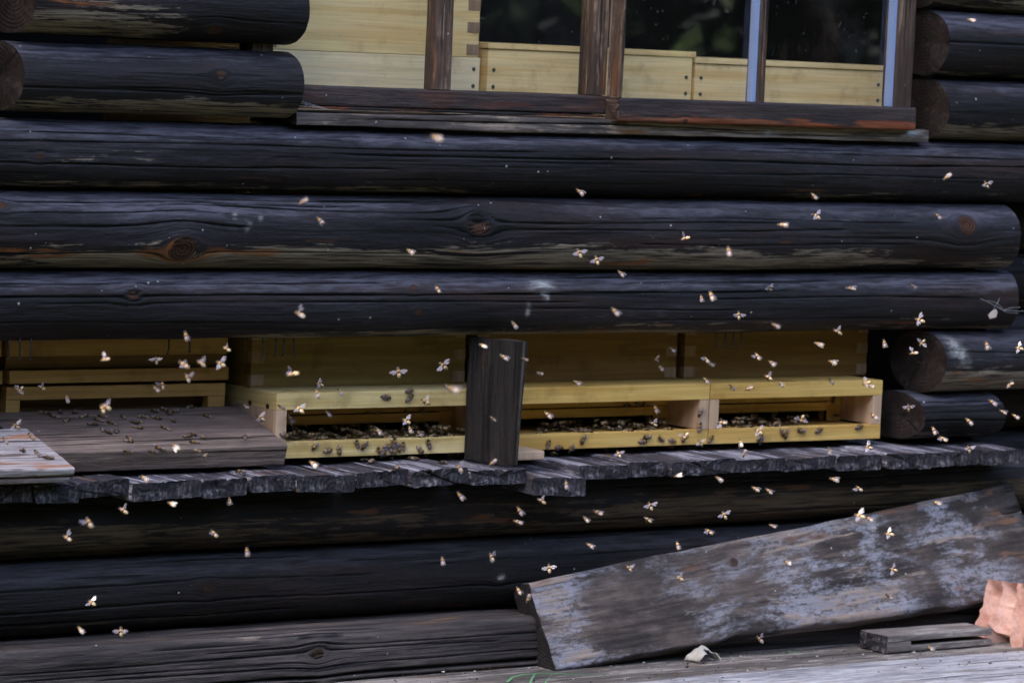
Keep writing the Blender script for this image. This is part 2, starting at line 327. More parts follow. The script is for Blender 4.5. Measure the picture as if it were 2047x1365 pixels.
    ck_a = random.Random(seed).uniform(0, 6.28)
    for e, row in ((0, 0), (1, Mn-1)):                                # end grain caps (own vertices)
        a0, b0 = A[row], B[row]; ca, cb = a0.mean(), b0.mean(); rows = []
        for q in (1.0,)+tuple(caprows):
            a, b = ca+(a0-ca)*q, cb+(b0-cb)*q
            uu = np.full(N, us[row])+(Uo[row]-us[row])*q + (fbm(a*45, b*45, seed+21, 3)*.004 if q < 1 else 0) - (rim*(1-q)**.5 if e else -rim*(1-q)**.5)
            rows.append(place(uu, a, b, np.full(N, 1.0-e), np.full(N, float(e))))
            rd = np.hypot(a-pith[0], b-pith[1]); GS.append(np.stack([a, b, rd], 1))
            an = np.arctan2(b-pith[1], a-pith[0]); dd = np.abs((an-ck_a+np.pi) % (2*np.pi)-np.pi)*rd; cm = sstep(.0022, .0006, dd)*(rd > .008)
            KS.append(np.stack([cm, np.zeros(N), np.zeros(N)], 1)); SS.append(np.zeros(N))
        VS += rows; R = len(rows)
        ii = np.arange(R-1)[:, None]*N+base
        q4 = np.stack([ii+j, ii+jn, ii+N+jn, ii+N+j], -1).reshape(-1, 4)
        Q.append(q4[:, ::-1] if e else q4); MI.append(np.ones(len(q4), int)); base += R*N
    Fq = np.concatenate(Q)
    return build(name, np.concatenate(VS), Fq, {'grain': ('FLOAT_VECTOR', np.concatenate(GS)), 'mask': ('FLOAT_VECTOR', np.concatenate(KS)), 'spot': ('FLOAT', np.concatenate(SS))}, mats, np.concatenate(MI), parent, origin=origin)

class MB:
    """boxes and tubes collected into one mesh"""
    def __init__(s): s.b = bmesh.new()
    def box(s, x0, x1, y0, y1, z0, z1, m=0, bev=.0008):
        vs = [s.b.verts.new(p) for p in ((x0, y0, z0), (x1, y0, z0), (x1, y1, z0), (x0, y1, z0), (x0, y0, z1), (x1, y0, z1), (x1, y1, z1), (x0, y1, z1))]
        fs = [s.b.faces.new([vs[k] for k in f]) for f in ((3, 2, 1, 0), (4, 5, 6, 7), (0, 1, 5, 4), (1, 2, 6, 5), (2, 3, 7, 6), (3, 0, 4, 7))]
        for f in fs: f.material_index = m
        if bev:
            r = bmesh.ops.bevel(s.b, geom=list({e for f in fs for e in f.edges}), offset=bev, segments=2, affect='EDGES', profile=.6)
            for f in r['faces']: f.material_index = m
        return s
    def tube(s, pts, rads, m=0, seg=6, cap=True):
        pts = [Vector(p) for p in pts]; rings = []
        for i, p in enumerate(pts):
            d = (pts[min(i+1, len(pts)-1)]-pts[max(i-1, 0)]).normalized(); a = d.orthogonal().normalized()
            if rings: a = (prev-d*prev.dot(d)).normalized()
            prev = a; c = d.cross(a); r = rads[i] if hasattr(rads, '__len__') else rads
            rings.append([s.b.verts.new(p+a*r*math.cos(6.2832*k/seg)+c*r*math.sin(6.2832*k/seg)) for k in range(seg)])
        for q, w_ in zip(rings, rings[1:]):
            for k in range(seg): s.b.faces.new((q[k], q[(k+1) % seg], w_[(k+1) % seg], w_[k])).material_index = m
        if cap: s.b.faces.new(rings[0][::-1]).material_index = m; s.b.faces.new(rings[-1]).material_index = m
        return s
    def poly(s, pts, m=0):
        f = s.b.faces.new([s.b.verts.new(p) for p in pts]); f.material_index = m; return f
    def build(s, name, mats, parent=None, smooth=False, origin=None):
        me = bpy.data.meshes.new(name); bmesh.ops.recalc_face_normals(s.b, faces=s.b.faces); s.b.to_mesh(me); s.b.free()
        for m in (mats if isinstance(mats, (list, tuple)) else [mats]): me.materials.append(m)
        if smooth: me.polygons.foreach_set('use_smooth', [True]*len(me.polygons))
        return link(name, me, parent, origin)
# ================================================================ SETTING
GZ = -0.10                                                         # top of the walk plank
def structure(o): o['kind'] = 'structure'; return o
b = MB(); b.poly([(-60, -80, -.2), (80, -80, -.2), (80, 60, -.2), (-60, 60, -.2)]); structure(b.build('lawn', MAT['lawn']))
# ================================================================ THE BEE HOUSE
H = thing('bee_house', 'blackened log bee house with a window above an open shelf of hives', 'bee house', (0, .3, -.1))
UP = (0, 0, 1)
rs = random.Random(4)
def wear_and_sky(hz, amt=1.0, at=-.35, seed=1):
    def fn(U, V, psi): return amt*sstep(at+.2, at-.5, V/hz)*(.2+1.6*(fbm(U*1.3, V*3+seed, seed, 4)+.5)) - 1.25*sstep(.12, .75, V/hz)*(.75+.7*fbm(U*1.6, V*9+seed, seed+4, 3))  # positive: wear low on the log; negative: painted sky light on its upper side
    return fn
def rcracks(n, hz, L, seed, u0=0.0):
    r = random.Random(seed); out = []
    for k in range(n):
        c = r.uniform(-.85, .9)*hz; a = u0+r.uniform(-.3, L*.7); out.append((c, a, a+r.uniform(.5, 1.9), r.uniform(.0011, .0021), r.uniform(.003, .007)))
    return out
XL, XR = -2.5, 2.0
def log(z0, z1, x0, x1, seed, yf=0.0, ra=.066, knots=(), cracks=None, spots=(), mat='log', wear=1.0, at=-.3, tilt0=0, tilt1=0, p=2.3, nc=5, wob=.002, step=.00135, du=.0065, fine=None, ridge=.0003, taper=None, rim=0, ra_y=None):
    hz = (z1-z0)/2; zc = (z0+z1)/2
    if fine is None: fine = (-1.02-x0, 1.32-x0)
    kk = [(kx-x0, kv, kr) for kx, kv, kr in knots]; cc = rcracks(nc, hz, 2.2, seed, -1.0-x0) if cracks is None else [(c, a-x0, e-x0, w_, d) for c, a, e, w_, d in cracks]
    ss_ = [(a-x0, v, e, f) for a, v, e, f in spots]
    return timber('log', H, (x0, yf+ra, zc), (x1, yf+ra, zc), UP, ellipse(ra, hz, step, p), [MAT[mat], MAT['log_end']], kk, cc, ss_, seed, wob, du, fine, wear_and_sky(hz*1.3, wear, at, seed), (random.Random(seed).uniform(-.01, .015), random.Random(seed).uniform(-.01, .01)), tilt0, tilt1, taper, ridge=ridge, rim=rim)
# three long logs below the window  (crack: v, from x, to x, half width, depth)
xk = lambda px, py: X(px, py, 0.0)
def kv(px, py, zc): return (Zz(px, py, 0)-zc)*1.05
log(.652, .756, XL, XR, 11, knots=[(xk(80, 320), -.002, .005), (xk(565, 362), -.034, .005)], wear=.28, at=-.4,
    cracks=[(.034, -1.1, -.25, .0012, .004), (.022, -1.1, .1, .0014, .005), (.012, -.4, 1.3, .0018, .007), (.004, -1.0, .3, .0010, .003), (-.008, .2, 1.3, .0012, .004), (-.012, -1.1, -.2, .0016, .005), (-.03, -.3, .8, .0011, .003), (.03, .3, 1.2, .0013, .004)])
zc = .591
log(.532, .650, XL, xk(2036, 480), 12, yf=-.006, knots=[(xk(365, 497), kv(365, 497, zc), .023), (xk(955, 447), kv(955, 447, zc), .022), (xk(1932, 450), kv(1932, 450, zc), .021), (xk(5, 410), .04, .008)], wear=.85, at=-.2, wob=.0028,
    cracks=[(.046, -1.0, -.28, .0022, .008), (.038, -.7, .0, .0016, .006), (.03, -1.1, -.5, .0012, .004), (.022, -.3, .6, .0015, .005), (.012, -.2, .75, .0014, .005), (.008, -1.1, -.45, .0017, .006), (.03, .2, .9, .0013, .004), (-.012, .2, .9, .0012, .004), (-.03, -1.1, -.1, .001, .003), (.0, .5, 1.05, .0012, .004)],
    spots=[(xk(x, y), kv(x, y, zc), .0016, .0045) for x, y in ((62, 467), (470, 432), (488, 440), (500, 447), (520, 438), (530, 445), (465, 458), (488, 458))])
zc = .478
log(.4255, .5305, XL, xk(2050, 600), 13, yf=-.002, knots=[(xk(268, 590), kv(268, 590, zc), .010), (xk(835, 617), -.01, .006), (xk(832, 565), .03, .006)], wear=.65, at=-.5, wob=.003,
    cracks=[(.036, -1.1, -.2, .0016, .006), (.02, -1.1, .3, .0018, .007), (.008, -.9, .2, .0014, .005), (.022, .05, .6, .0018, .006), (.012, .35, 1.05, .0015, .005), (-.008, .0, .5, .0013, .004), (-.025, -1.1, -.3, .0011, .003), (-.03, .2, 1.0, .0013, .004), (.04, .1, .8, .001, .003), (-.038, -.7, .1, .0012, .003)], tilt1=-.28,
    spots=[(xk(1090, 572), .036, .02, .012), (xk(1090, 590), .02, .004, .008), (xk(1055, 618), -.008, .003, .008), (xk(1097, 592), .014, .003, .006)])
# short logs left of the window, their left ends showing
xa, xb = xk(42, 165)-.011, xk(598, 200)
log(.765, .868, xa, xb, 14, yf=-.012, ra=.068, wear=.6, at=-.3, knots=[(xk(432, 172), .012, .010)], nc=6, tilt0=.15, p=2.2, du=.006)
log(.878, .985, xk(60, 40)-.011, xk(606, 45), 15, yf=-.02, ra=.07, wear=1.3, at=.05, knots=[(xk(425, 88), -.042, .012)], nc=5, tilt0=.15, p=2.2, du=.006)
for k in range(17): log(.99+k*.112, 1.098+k*.112, xk(55, 40)+rs.uniform(-.02, .02), xb+rs.uniform(-.02, .02), 40+k, ra=.07, step=.004, du=.03, tilt0=.3)
for k in range(19): log(.765+k*.112, .868+k*.112, XL, xa-.13, 50+k, ra=.06, step=.005, du=.05)
# logs right of the window
log(.763, .868, xk(1895, 225)-.009, XR, 16, yf=-.004, ra=.062, wear=.85, at=-.3, tilt0=.15, nc=3, du=.01, step=.0018, p=2.1)
log(.872, .985, xk(1893, 100)-.009, XR, 17, yf=-.008, ra=.062, wear=.5, at=-.35, tilt0=.15, nc=3, du=.01, step=.0018, p=2.1)
log(.988, 1.095, xk(1885, 10)-.009, XR, 18, yf=-.004, ra=.062, wear=.8, tilt0=.15, nc=2, du=.01, step=.002, p=2.1)
for k in range(16): log(1.10+k*.112, 1.205+k*.112, .87+rs.uniform(-.02, .02), XR, 60+k, ra=.07, step=.004, du=.03, tilt0=.3)
# log ends at the right of the opening
log(.318, .424, xk(1885, 735)-.009, XR, 19, yf=-.006, ra=.062, wear=.9, at=-.1, tilt0=.15, nc=3, du=.008, step=.0016, p=2.1, spots=[(xk(1902, 690), .03, .012, .02), (xk(1912, 712), .015, .012, .012), (xk(1922, 738), .0, .003, .007)])
log(.232, .316, xk(1850, 840)-.009, xk(2012, 840), 20, yf=.002, ra=.074, wear=.5, tilt0=.15, nc=3, du=.008, step=.0018, p=2.1)
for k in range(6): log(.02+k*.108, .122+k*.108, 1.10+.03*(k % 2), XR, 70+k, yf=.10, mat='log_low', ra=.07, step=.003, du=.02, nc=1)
# base logs under the shelf and the sill beam
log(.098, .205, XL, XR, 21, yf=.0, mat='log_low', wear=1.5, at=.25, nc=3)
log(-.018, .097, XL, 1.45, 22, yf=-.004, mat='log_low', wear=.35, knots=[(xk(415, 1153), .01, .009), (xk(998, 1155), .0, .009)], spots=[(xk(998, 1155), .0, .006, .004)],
    cracks=[(.02, -1.1, -.2, .0014, .004), (-.012, -1.1, .1, .0016, .005), (-.034, -1.1, -.35, .0024, .008), (.03, -.2, .7, .0012, .004)])
JY = -.055
timber('sill_beam', H, (XL, JY+.08, -.066), (1.5, JY+.08, -.066), UP, rrect(.16, .094, .014, .0016, .02), [MAT['sill'], MAT['log_end']],
       [(X(637, 1285, JY)-XL, .012, .011)], [(.034, 1.3, 2.2, .0022, .007), (.012, 1.5, 2.5, .0013, .004), (-.006, 1.7, 2.6, .0014, .004), (-.022, 1.75, 2.62, .0032, .010), (.022, 1.9, 2.6, .0012, .004), (-.034, 1.4, 2.6, .0015, .005), (.003, 1.2, 1.9, .001, .003), (-.03, 2.0, 2.62, .0018, .006)],
       seed=23, wob=.002, du=.0065, fine=(1.4, 3.0), weather=lambda U, V, p: .9*sstep(-.02, -.05, V)+.25*sstep(.02, .05, V), ridge=.0006)
# posts, walls, roof: the rest of the house around the frame
b = MB(); b.box(XL, -.95, .16, .20, .2, .78); b.box(XL, XR, 1.0, 1.05, -.2, 3.0); b.box(XL-.05, XL, .0, 1.05, -.2, 3.0); b.box(XR, XR+.05, .0, 1.05, -.2, 3.0); b.box(XL, 1.1, .34, 1.0, .19, .226); b.box(1.06, XR, .2, .24, -.19, 3.0)
b.build('inner_wall', MAT['dark'], H)
for k in range(3): log(2.67+k*.112, 2.775+k*.112, XL, XR, 24+k*100, yf=-.01, step=.005, du=.06, nc=0)
b = MB(); n = 14; x0, x1 = -3.6, 2.6
for k in range(n):
    ya = -.54+k*.125; za = 3.1+k*.052
    vs = [(x0, ya, za), (x1, ya, za), (x1, ya+.14, za+.036), (x0, ya+.14, za+.036)]
    b.poly([(x, y, z+.018) for x, y, z in vs]); b.poly(vs[::-1])
    b.poly([(x0, ya, za), (x1, ya, za), (x1, ya, za+.018), (x0, ya, za+.018)])
b.box(x0, x1, -.535, -.51, 3.0, 3.097)
for k in range(3): pass
b.build('roof', MAT['shingle'], H)
# the sill board on top of the upper log
timber('window_sill', H, (xk(602, 238), .08, .7665), (X(1856, 275, .012), .08, .7665), UP, rrect(.136, .021, .002, .0016, .02), [MAT['sill'], MAT['log_end']], seed=31, wob=.0012, du=.0065, cracks=[(.002, .1, 1.0, .0016, .005), (-.002, .7, 1.25, .0012, .004)], weather=lambda U, V, p: .75*sstep(.4, .0, np.abs(U-.9))+.35+0*V, ridge=.0006,
       spots=[(X(1550, 268, 0)-xk(602, 238), .0, .018, .006), (X(1830, 262, 0)-xk(602, 238), .006, .02, .004)])
# ---------------------------------------------------------------- the sliding window
def bar(name, parent, x0, x1, yf, dep, z0, z1, mat, seed, along='x', knots=(), cracks=(), spots=(), r=.004, du=.006, step=.0016, wfn=None, **kw):
    wf = wfn or (lambda U, V, p: .3+0*V)
    if along == 'x': return timber(name, parent, (x0, yf+dep/2, (z0+z1)/2), (x1, yf+dep/2, (z0+z1)/2), UP, rrect(dep, z1-z0, r, step, .01), [MAT[mat], MAT['sash']], knots, cracks, spots, seed, .0008, du, None, wf, ridge=.0003, **kw)
    return timber(name, parent, ((x0+x1)/2, yf+dep/2, z0), ((x0+x1)/2, yf+dep/2, z1), (-1, 0, 0), rrect(dep, x1-x0, r, step, .01), [MAT[mat], MAT['sash']], knots, cracks, spots, seed, .0008, du, None, wf, ridge=.0003, **kw)
ZT = 2.6; XW0 = -.48
YL, YR = .035, .0
zl0, zl1 = Zz(700, 214, YL-.004), Zz(700, 174, YL-.004)
xm0, xm1 = X(866, 178, YL), X(902, 178, YL); xc0, xc1, xc2 = X(1182, 188, YL), X(1214, 190, YL), X(1242, 190, YR)
zr0, zr1 = Zz(1500, 251, YR-.006), Zz(1500, 205, YR-.006)
xr0, xr1, xs0, xs1 = X(1509, 205, YR), X(1531, 205, YR), X(1783, 214, YR), X(1822, 214, YR)
bar('window_apron', H, XW0, X(1225, 235, .012), .03, .05, .782, zl0-.001, 'rail', 80)
bar('rail', H, XW0, xc1+.004, YL-.004, .05, zl0, zl1, 'rail', 81, wfn=lambda U, V, p: .1+0*V)
bar('rail', H, xc1-.006, X(1826, 230, YR), YR-.006, .036, zr0, zr1, 'rail', 82, knots=[(X(1370, 240, YR)-xc1, -.016, .005)], wfn=lambda U, V, p: 1.25*sstep(-.002, -.014, V))
for nm, a, c, y, d, sd in (('muntin', xm0, xm1, YL, .03, 83), ('stile', xc0, xc1-.001, YL, .04, 84), ('stile', xc1, xc2, YR, .034, 85), ('muntin', xr0+.004, xr1, YR+.002, .03, 86), ('stile', xs0+.004, xs1, YR, .034, 87), ('stile', -.49, -.45, YL, .04, 88)):
    bar(nm, H, a, c, y, d, (zl1 if y == YL else zr1)+.0005, ZT, 'sash', sd, 'z', cracks=[(.002, .0, .4, .0011, .003), (-.006, .1, .5, .001, .003)], wfn=lambda U, V, p: .42+0*V)
for y, a, c in ((YL-.004, XW0, xc1), (YR-.006, xc1, X(1826, 230, YR))): bar('rail', H, a, c, y, .05, ZT+.001, ZT+.05, 'sash', 89, step=.005, du=.03)
for a, c, y, z in ((-.45, xm0, .05, zl1), (xm1, xc0, .05, zl1), (xc2, xr0, .018, zr1), (xr1, xs0, .018, zr1)):
    b = MB(); b.poly([(a-.003, y, z-.004), (c+.003, y, z-.004), (c+.003, y, ZT+.004), (a-.003, y, ZT+.004)]); b.build('window_pane', MAT['glass'], H)
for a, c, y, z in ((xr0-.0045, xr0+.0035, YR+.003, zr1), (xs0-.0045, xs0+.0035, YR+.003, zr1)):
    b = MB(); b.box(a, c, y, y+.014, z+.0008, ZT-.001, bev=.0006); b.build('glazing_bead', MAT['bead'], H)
# ---------------------------------------------------------------- the shelf of planks before the hives
DZ = .2275
edges = [-130, -20, 70, 158, 265, 408, 500, 592, 713, 824, 935, 1050, 1160, 1261, 1340, 1469, 1570, 1678, 1767, 1856, 1962, 2042]
for k, (a, c) in enumerate(zip(edges, edges[1:])):
    r = random.Random(300+k); rl = r.uniform(-.05, .05); yf = -.05+r.uniform(-.008, .008); x0, x1 = X(a, 930, -.05)+.0016, X(c, 930, -.05)-.0016; th = .026+r.uniform(-.004, .003); dz = r.uniform(-.0035, .0015)
    if k == 11: dz -= .009; yf -= .016; th = .030
    if k == 20: yf += .0
    zc = DZ-th/2+dz; wd = x1-x0; dip = -.004 if k != 11 else -.01
    cr = [(r.uniform(-.3, .3)*wd, r.uniform(-.1, .2), r.uniform(.3, .6), r.uniform(.001, .0022), .005) for q in range(4)]
    cr = [(c_+(.5*th+.5*wd), a_, b_, w_, d_) for c_, a_, b_, w_, d_ in cr]        # on the upper face
    timber('shelf_plank', H, ((x0+x1)/2, .34, zc), ((x0+x1)/2+r.uniform(-.003, .003), yf, zc+dip), (rl, 0, 1), rrect(wd, th, .0035, .0016, .02), [MAT['deck'], MAT['deck_end']], (), cr, (), 300+k, .0016, .006, (.1, 1),
           weather=lambda U, V, p: .5+0*V, pith=(r.uniform(-.6, .6)*wd, r.choice((-1, 1, -1))*r.uniform(.3, 1.3)*th), rag=r.choice((.002, .004, .009)), ridge=.00035, rim=.0, caprows=(.97, .92, .84, .74, .62, .5, .38, .26, .14, .02))
# support post between the hives
pf, pk = atY(1030, 927, -.05), atY(927, 910, .046)               # foot of the post: front and back of its broad left face
dv_ = (pf-pk)*np.array([1, 1, 0]); dpt = np.linalg.norm(dv_); dv_ = dv_/dpt; lat = np.cross(dv_, (0, 0, 1)); pc = (pf+pk)/2; TT = [.3, .55, .8, 1.0]; tw = .024
pc = pc-lat*tw/2
timber('support_post', H, (pc[0], pc[1], DZ-.001), (pc[0], pc[1], .4235), tuple(lat), rrect(dpt, tw, .003, .0016, .006), [MAT['post'], MAT['log_end']], [(.165, .075, .006)],
       [(.08, -.05, .2, .0012, .003), (.055, .05, .26, .001, .003), (.095, .1, .3, .0011, .003)], (), 90, .0014, .004, None, lambda U, V, p: .75*sstep(.02, .0, np.abs(V))+.05+0*V, ridge=.0005, taper=([0, .3, .6, 1], [1]*4, TT), bend=([0, .3, .6, 1], [(1-q)*tw/2 for q in TT]))
# nails hanging from the log over the opening
def nail(px, y0, y1, Y, lean):
    p, q = atY(px, y0, Y), atY(px+lean, y1, Y); b = MB(); m = (p+q)/2+np.array([.0015, 0, 0]); b.tube([p+np.array([0, 0, .02]), m, q], [.0014, .0014, .0011], seg=6); b.tube([q, q+np.array([0, 0, -.0015])], .0026, seg=8)
    b.build('nail', MAT['rust'], H, True)
for a in ((18, 684, 715, .03, -1), (38, 684, 715, .03, 1), (62, 684, 717, .03, -2), (524, 684, 719, .04, 0), (552, 684, 711, .04, -3), (568, 684, 712, .04, -3), (586, 684, 711, .04, 1), (1431, 676, 695, .05, 0), (1449, 676, 695, .05, 0), (1466, 676, 696, .05, -1), (1481, 676, 695, .05, 0), (337, 686, 706, .06, -2), (377, 686, 702, .06, 2)): nail(*a)
# cobweb in the window corner
# ================================================================ HIVES
YF, YB = .05, .135                                                # porch front, hive front
ZF0, ZF1, ZT0, ZT1 = .2365, .2615, .3125, .3385                    # lip and lintel of the porch
GH = 'beehives inside the log house'
def comb_joint(b, x, s, z0, z1, w_=.024, h=.018, first=0):
    z = z0+first*h
    while z+h < z1: b.box(min(x, x+s*w_), max(x, x+s*w_), YB-.0007, YB+.01, z, z+h*.97, 1, .0003); z += 2*h
def hive(label, x0, x1, mats, z_top, boxes, side_screws=False, pr=None):
    t = thing('beehive', label, 'beehive', ((x0+x1)/2, .4, ZF0), GH); m1, m2 = mats; yb = .62
    xbr, x1 = x1, (x1 if pr is None else pr)
    b = MB()
    b.box(x0, x1, YF, YF+.02, ZF0, ZF1); b.box(x0+.0205, x1-.0205, YF+.0205, yb, ZF0+.002, ZF1-.003)
    b.box(x0, x1, YF, yb, ZT0, ZT1)
    for xa in (x0, x1-.02): b.box(xa, xa+.02, YF+.0004, yb, ZF1+.0003, ZT0-.0003, 1)
    b.build('porch', [MAT[m1], MAT['jamb']], t)
    b = MB(); zs = ZF1+.017; pass
    b.box(x0+.0205, x1-.0205, YB, YB+.018, zs+.016, ZT0-.0005); b.box(x0+.05, x1-.055, YB-.006, YB-.0003, zs, zs+.0145)
    b.box(x1-.055, x1-.0205, YB, YB+.018, ZF1-.002, zs+.0155); b.box(x0+.0205, x1-.0205, YB+.06, YB+.07, ZF1-.002, ZT0, 1)
    b.box(x1-.0585, x1-.055, YB-.004, YB+.001, ZF1-.001, zs+.0155, 1)
    b.build('entrance_board', [MAT[m2], MAT['dark']], t)
    x1 = xbr; z = ZT1+.0005
    for k, (nm, z1, mt, dx, fj) in enumerate(boxes):
        b = MB(); xa, xb = x0+.004-dx, x1-.006+dx
        b.box(xa, xb, YB, YB+.022, z, z1, 0); b.box(xa, xa+.022, YB+.0225, yb, z, z1, 0); b.box(xb-.022, xb, YB+.0225, yb, z, z1, 0); b.box(xa+.0225, xb-.0225, yb-.022, yb, z, z1, 0)
        if fj: comb_joint(b, xa-.0003, 1, z+.003, z1); comb_joint(b, xb+.0003, -1, z+.003, z1)
        o = b.build(nm, [MAT[mt], MAT['joint']], t)
        if not fj:
            for xs in (xa+.012, xb-.012):
                zz = z+.018
                while zz < z1-.01:
                    c = MB(); c.tube([(xs, YB-.0012, zz), (xs, YB+.004, zz)], .0032, seg=10); c.build('screw', MAT['metal'], o, origin=None); zz += .0275
        z = z1+.0008
    b = MB(); b.box(x0-.001, x1+.001, YB-.003, yb+.003, z, z+.009); b.build('lid', MAT['pine_u'], t)
    if side_screws:
        for xp, yp in ((500, 805), (535, 812)):
            d = ray(xp, yp); tt = (x0-.0002-CL[0])/d[0]; p = CL+d*tt
            b = MB(); b.tube([(x0-.0012, p[1], p[2]), (x0+.004, p[1], p[2])], .0042, seg=10); b.build('screw', MAT['rust'], t)
    return t
xh1, xh1r = X(552, 830, YF), X(932, 700, YB)+.004
xh3, xh3r = xh1r+.012, X(1417, 820, YF)
xh4, xh4r = xh3r+.002, X(1763, 800, YF)
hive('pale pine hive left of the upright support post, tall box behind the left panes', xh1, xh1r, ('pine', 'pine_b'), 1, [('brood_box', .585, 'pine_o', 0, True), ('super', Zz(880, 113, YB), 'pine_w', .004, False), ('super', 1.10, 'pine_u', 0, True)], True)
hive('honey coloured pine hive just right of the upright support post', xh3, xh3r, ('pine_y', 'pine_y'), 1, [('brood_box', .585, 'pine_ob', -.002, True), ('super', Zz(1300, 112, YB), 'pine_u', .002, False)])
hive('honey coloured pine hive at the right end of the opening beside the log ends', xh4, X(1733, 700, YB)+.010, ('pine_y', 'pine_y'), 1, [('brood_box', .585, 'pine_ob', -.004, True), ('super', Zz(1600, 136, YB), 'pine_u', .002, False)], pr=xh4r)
# old brown hive at the left
def old_hive(x0, x1, label):
    t = thing('beehive', label, 'beehive', ((x0+x1)/2, .45, ZF0), GH); y0 = .15; yb = .66
    zz = [Zz(250, y, y0) for y in (815, 795, 768, 762, 735, 710)]
    b = MB(); b.box(x0, x1, y0, y0+.02, zz[1], zz[2]-.001); b.box(x0, x0+.024, y0+.001, y0+.02, ZF0, zz[1]-.0005); b.box(x1-.03, x1, y0+.001, y0+.02, ZF0, zz[1]-.0005); b.box(x0, x1, y0, y0+.02, ZF0, .292)
    b.build('entrance_board', MAT['pine_b'], t)
    b = MB(); b.box(x0+.025, x1-.031, y0+.05, y0+.06, ZF0, zz[1]); b.build('entrance_slot', MAT['dark'], t)  # black panel stands in for the unlit inside of the entrance
    b = MB(); b.box(x0, x1, y0-.008, y0+.02, zz[3], zz[4]-.001); b.build('lower_board', MAT['pine_b'], t)
    b = MB(); b.box(x0, x1, y0+.006, y0+.03, zz[4], zz[5]-.001); b.build('middle_board', MAT['pine_d'], t)
    b = MB(); b.box(x0, x1, y0-.002, y0+.03, zz[5], .46); b.build('upper_board', MAT['pine_b'], t)
    b = MB(); b.box(x0, x1, y0+.031, yb, ZF0, .60); b.build('hive_body', MAT['pine_d'], t)
    b = MB(); b.box(x0, x1, y0-.002, yb, .601, .70); b.build('super', MAT['pine_b'], t)
    return t
xo1 = X(452, 740, .15); xo0 = X(14, 760, .15)
old_hive(xo0, xo1, 'old brown hive at the left with a wide black entrance behind the board')
old_hive(xo0-.46, xo0-.012, 'brown hive at the far left edge, only its right corner in view')
# ================================================================ LOOSE BOARDS
def sloped_board(name, label, cat, fl, fr, bl, br, th, mats, seed, step=.0022, knots=(), spots=(), cracks=(), wfn=None, rag=.0015, origin=None):
    """board with its upper face through four points; grain from left to right"""
    fl, fr, bl, br = [np.array(p, float) for p in (fl, fr, bl, br)]
    ex = (fr-fl)/np.linalg.norm(fr-fl); d = ((bl-fl)+(br-fr))/2; wd = np.linalg.norm(d-ex*(d@ex)); dn = (d-ex*(d@ex))/wd; nz = np.cross(ex, dn); nz = nz if nz[2] > 0 else -nz
    c0 = (fl+bl)/2-nz*th/2; c1 = (fr+br)/2-nz*th/2
    o = timber(name, None, c0, c1, nz, rrect(wd, th, .003, step, .01), mats, knots, cracks, spots, seed, .0008, .005, None, wfn or (lambda U, V, p: .3+0*V), ridge=.0003, origin=tuple((c0+c1)/2), pith=(0, -.05))
    return tag(o, label, cat), fl, ex, dn, nz
LB = {}
yfr = .0
pfl, pfr = atY(146, 906, yfr), atY(577, 887, yfr); zf = (pfl[2]+pfr[2])/2; pfl[2] = pfr[2] = zf
pbr = atY(455, 812, .148); pbl = pbr.copy(); pbl[0] = pfl[0]-.02; pbr[0] = pfr[0]-.004
o, *LB['a'] = sloped_board('landing_board', 'brown sloping landing board in front of the old hive, rust stain at its corner', 'landing board', pfl-np.array([.06, 0, 0]), pfr, pbl-np.array([.06, 0, 0]), pbr, .0335, [MAT['land'], MAT['lean_end']], 401, cracks=[(.02, .1, .3, .001, .002)], wfn=lambda U, V, p: -.35+1.3*np.exp(-((U-(np.linalg.norm(pfr-pfl)+.06-.042))/.014)**2-((V+p*0-(-.5*(np.linalg.norm(pbr-pfr))-.016))/.022)**2))
qfr = atY(150, 936, -.083); qfl = qfr-np.array([.42, 0, 0]); qbr = atY(34, 855, .07); qbr[0] = qfr[0]; qbl = qbr-np.array([.42, 0, 0])
o, *LB['b'] = sloped_board('landing_board', 'bare pale plywood landing board at the left edge of the picture', 'landing board', qfl, qfr, qbl, qbr, .0115, [MAT['ply'], MAT['ply_end']], 402, wfn=lambda U, V, p: .8+0*V)
dq = np.array([0, .006, -.0128]); qz = np.array([-.004, 0, 0])
sloped_board('wooden_batten', 'thin pale board under the plywood landing board at the left edge', 'batten', qfl+dq+qz, qfr+dq+qz, qbl+dq+qz, qbr+dq+qz, .0105, [MAT['ply'], MAT['ply_end']], 403)
# wedge at the foot of the post
b = MB(); p = atY(1060, 905, .0); b.box(p[0]-.035, p[0]+.022, -.01, .05, DZ+.001, DZ+.016, bev=.003); o = b.build('wooden_wedge', MAT['jamb'], origin=(p[0], .02, DZ)); tag(o, 'small pink wooden wedge on the shelf at the right foot of the post', 'wedge')
# ---------------------------------------------------------------- leaning board
BL = atZ(1098, 1341, GZ); TL = atY(1068, 1161, -.035); BL[1] -= .0
TR = atY(1992, 972, -.012); BR = atY(2060, 1178, -.06)
ex = (TR-TL)/np.linalg.norm(TR-TL); upv = TL-BL; wdt = np.linalg.norm(upv-ex*(upv@ex)); upn = (upv-ex*(upv@ex))/wdt
L1 = np.linalg.norm(TR-TL)+.06; mid = (TL+BL)/2; tl = .046; nrm = np.cross(ex, upn)
p0 = mid-nrm*tl/2; p0 = p0+ex*((BL+TL)/2-mid)@ex
TS = [1.0, 1.09, 1.06, 1.15, 1.19, 1.27, 1.40]
def lean_w(U, V, p): return np.interp(U, [0, .03, .07, .12, .22, .32, .42, .5, .72, .78, .83, .88, 1.0, 1.1], [.6, .9, .75, .2, .15, .5, .35, .75, .95, .5, .3, .8, .7, .2])+.5*fbm(U*6, V*14, 7, 4)
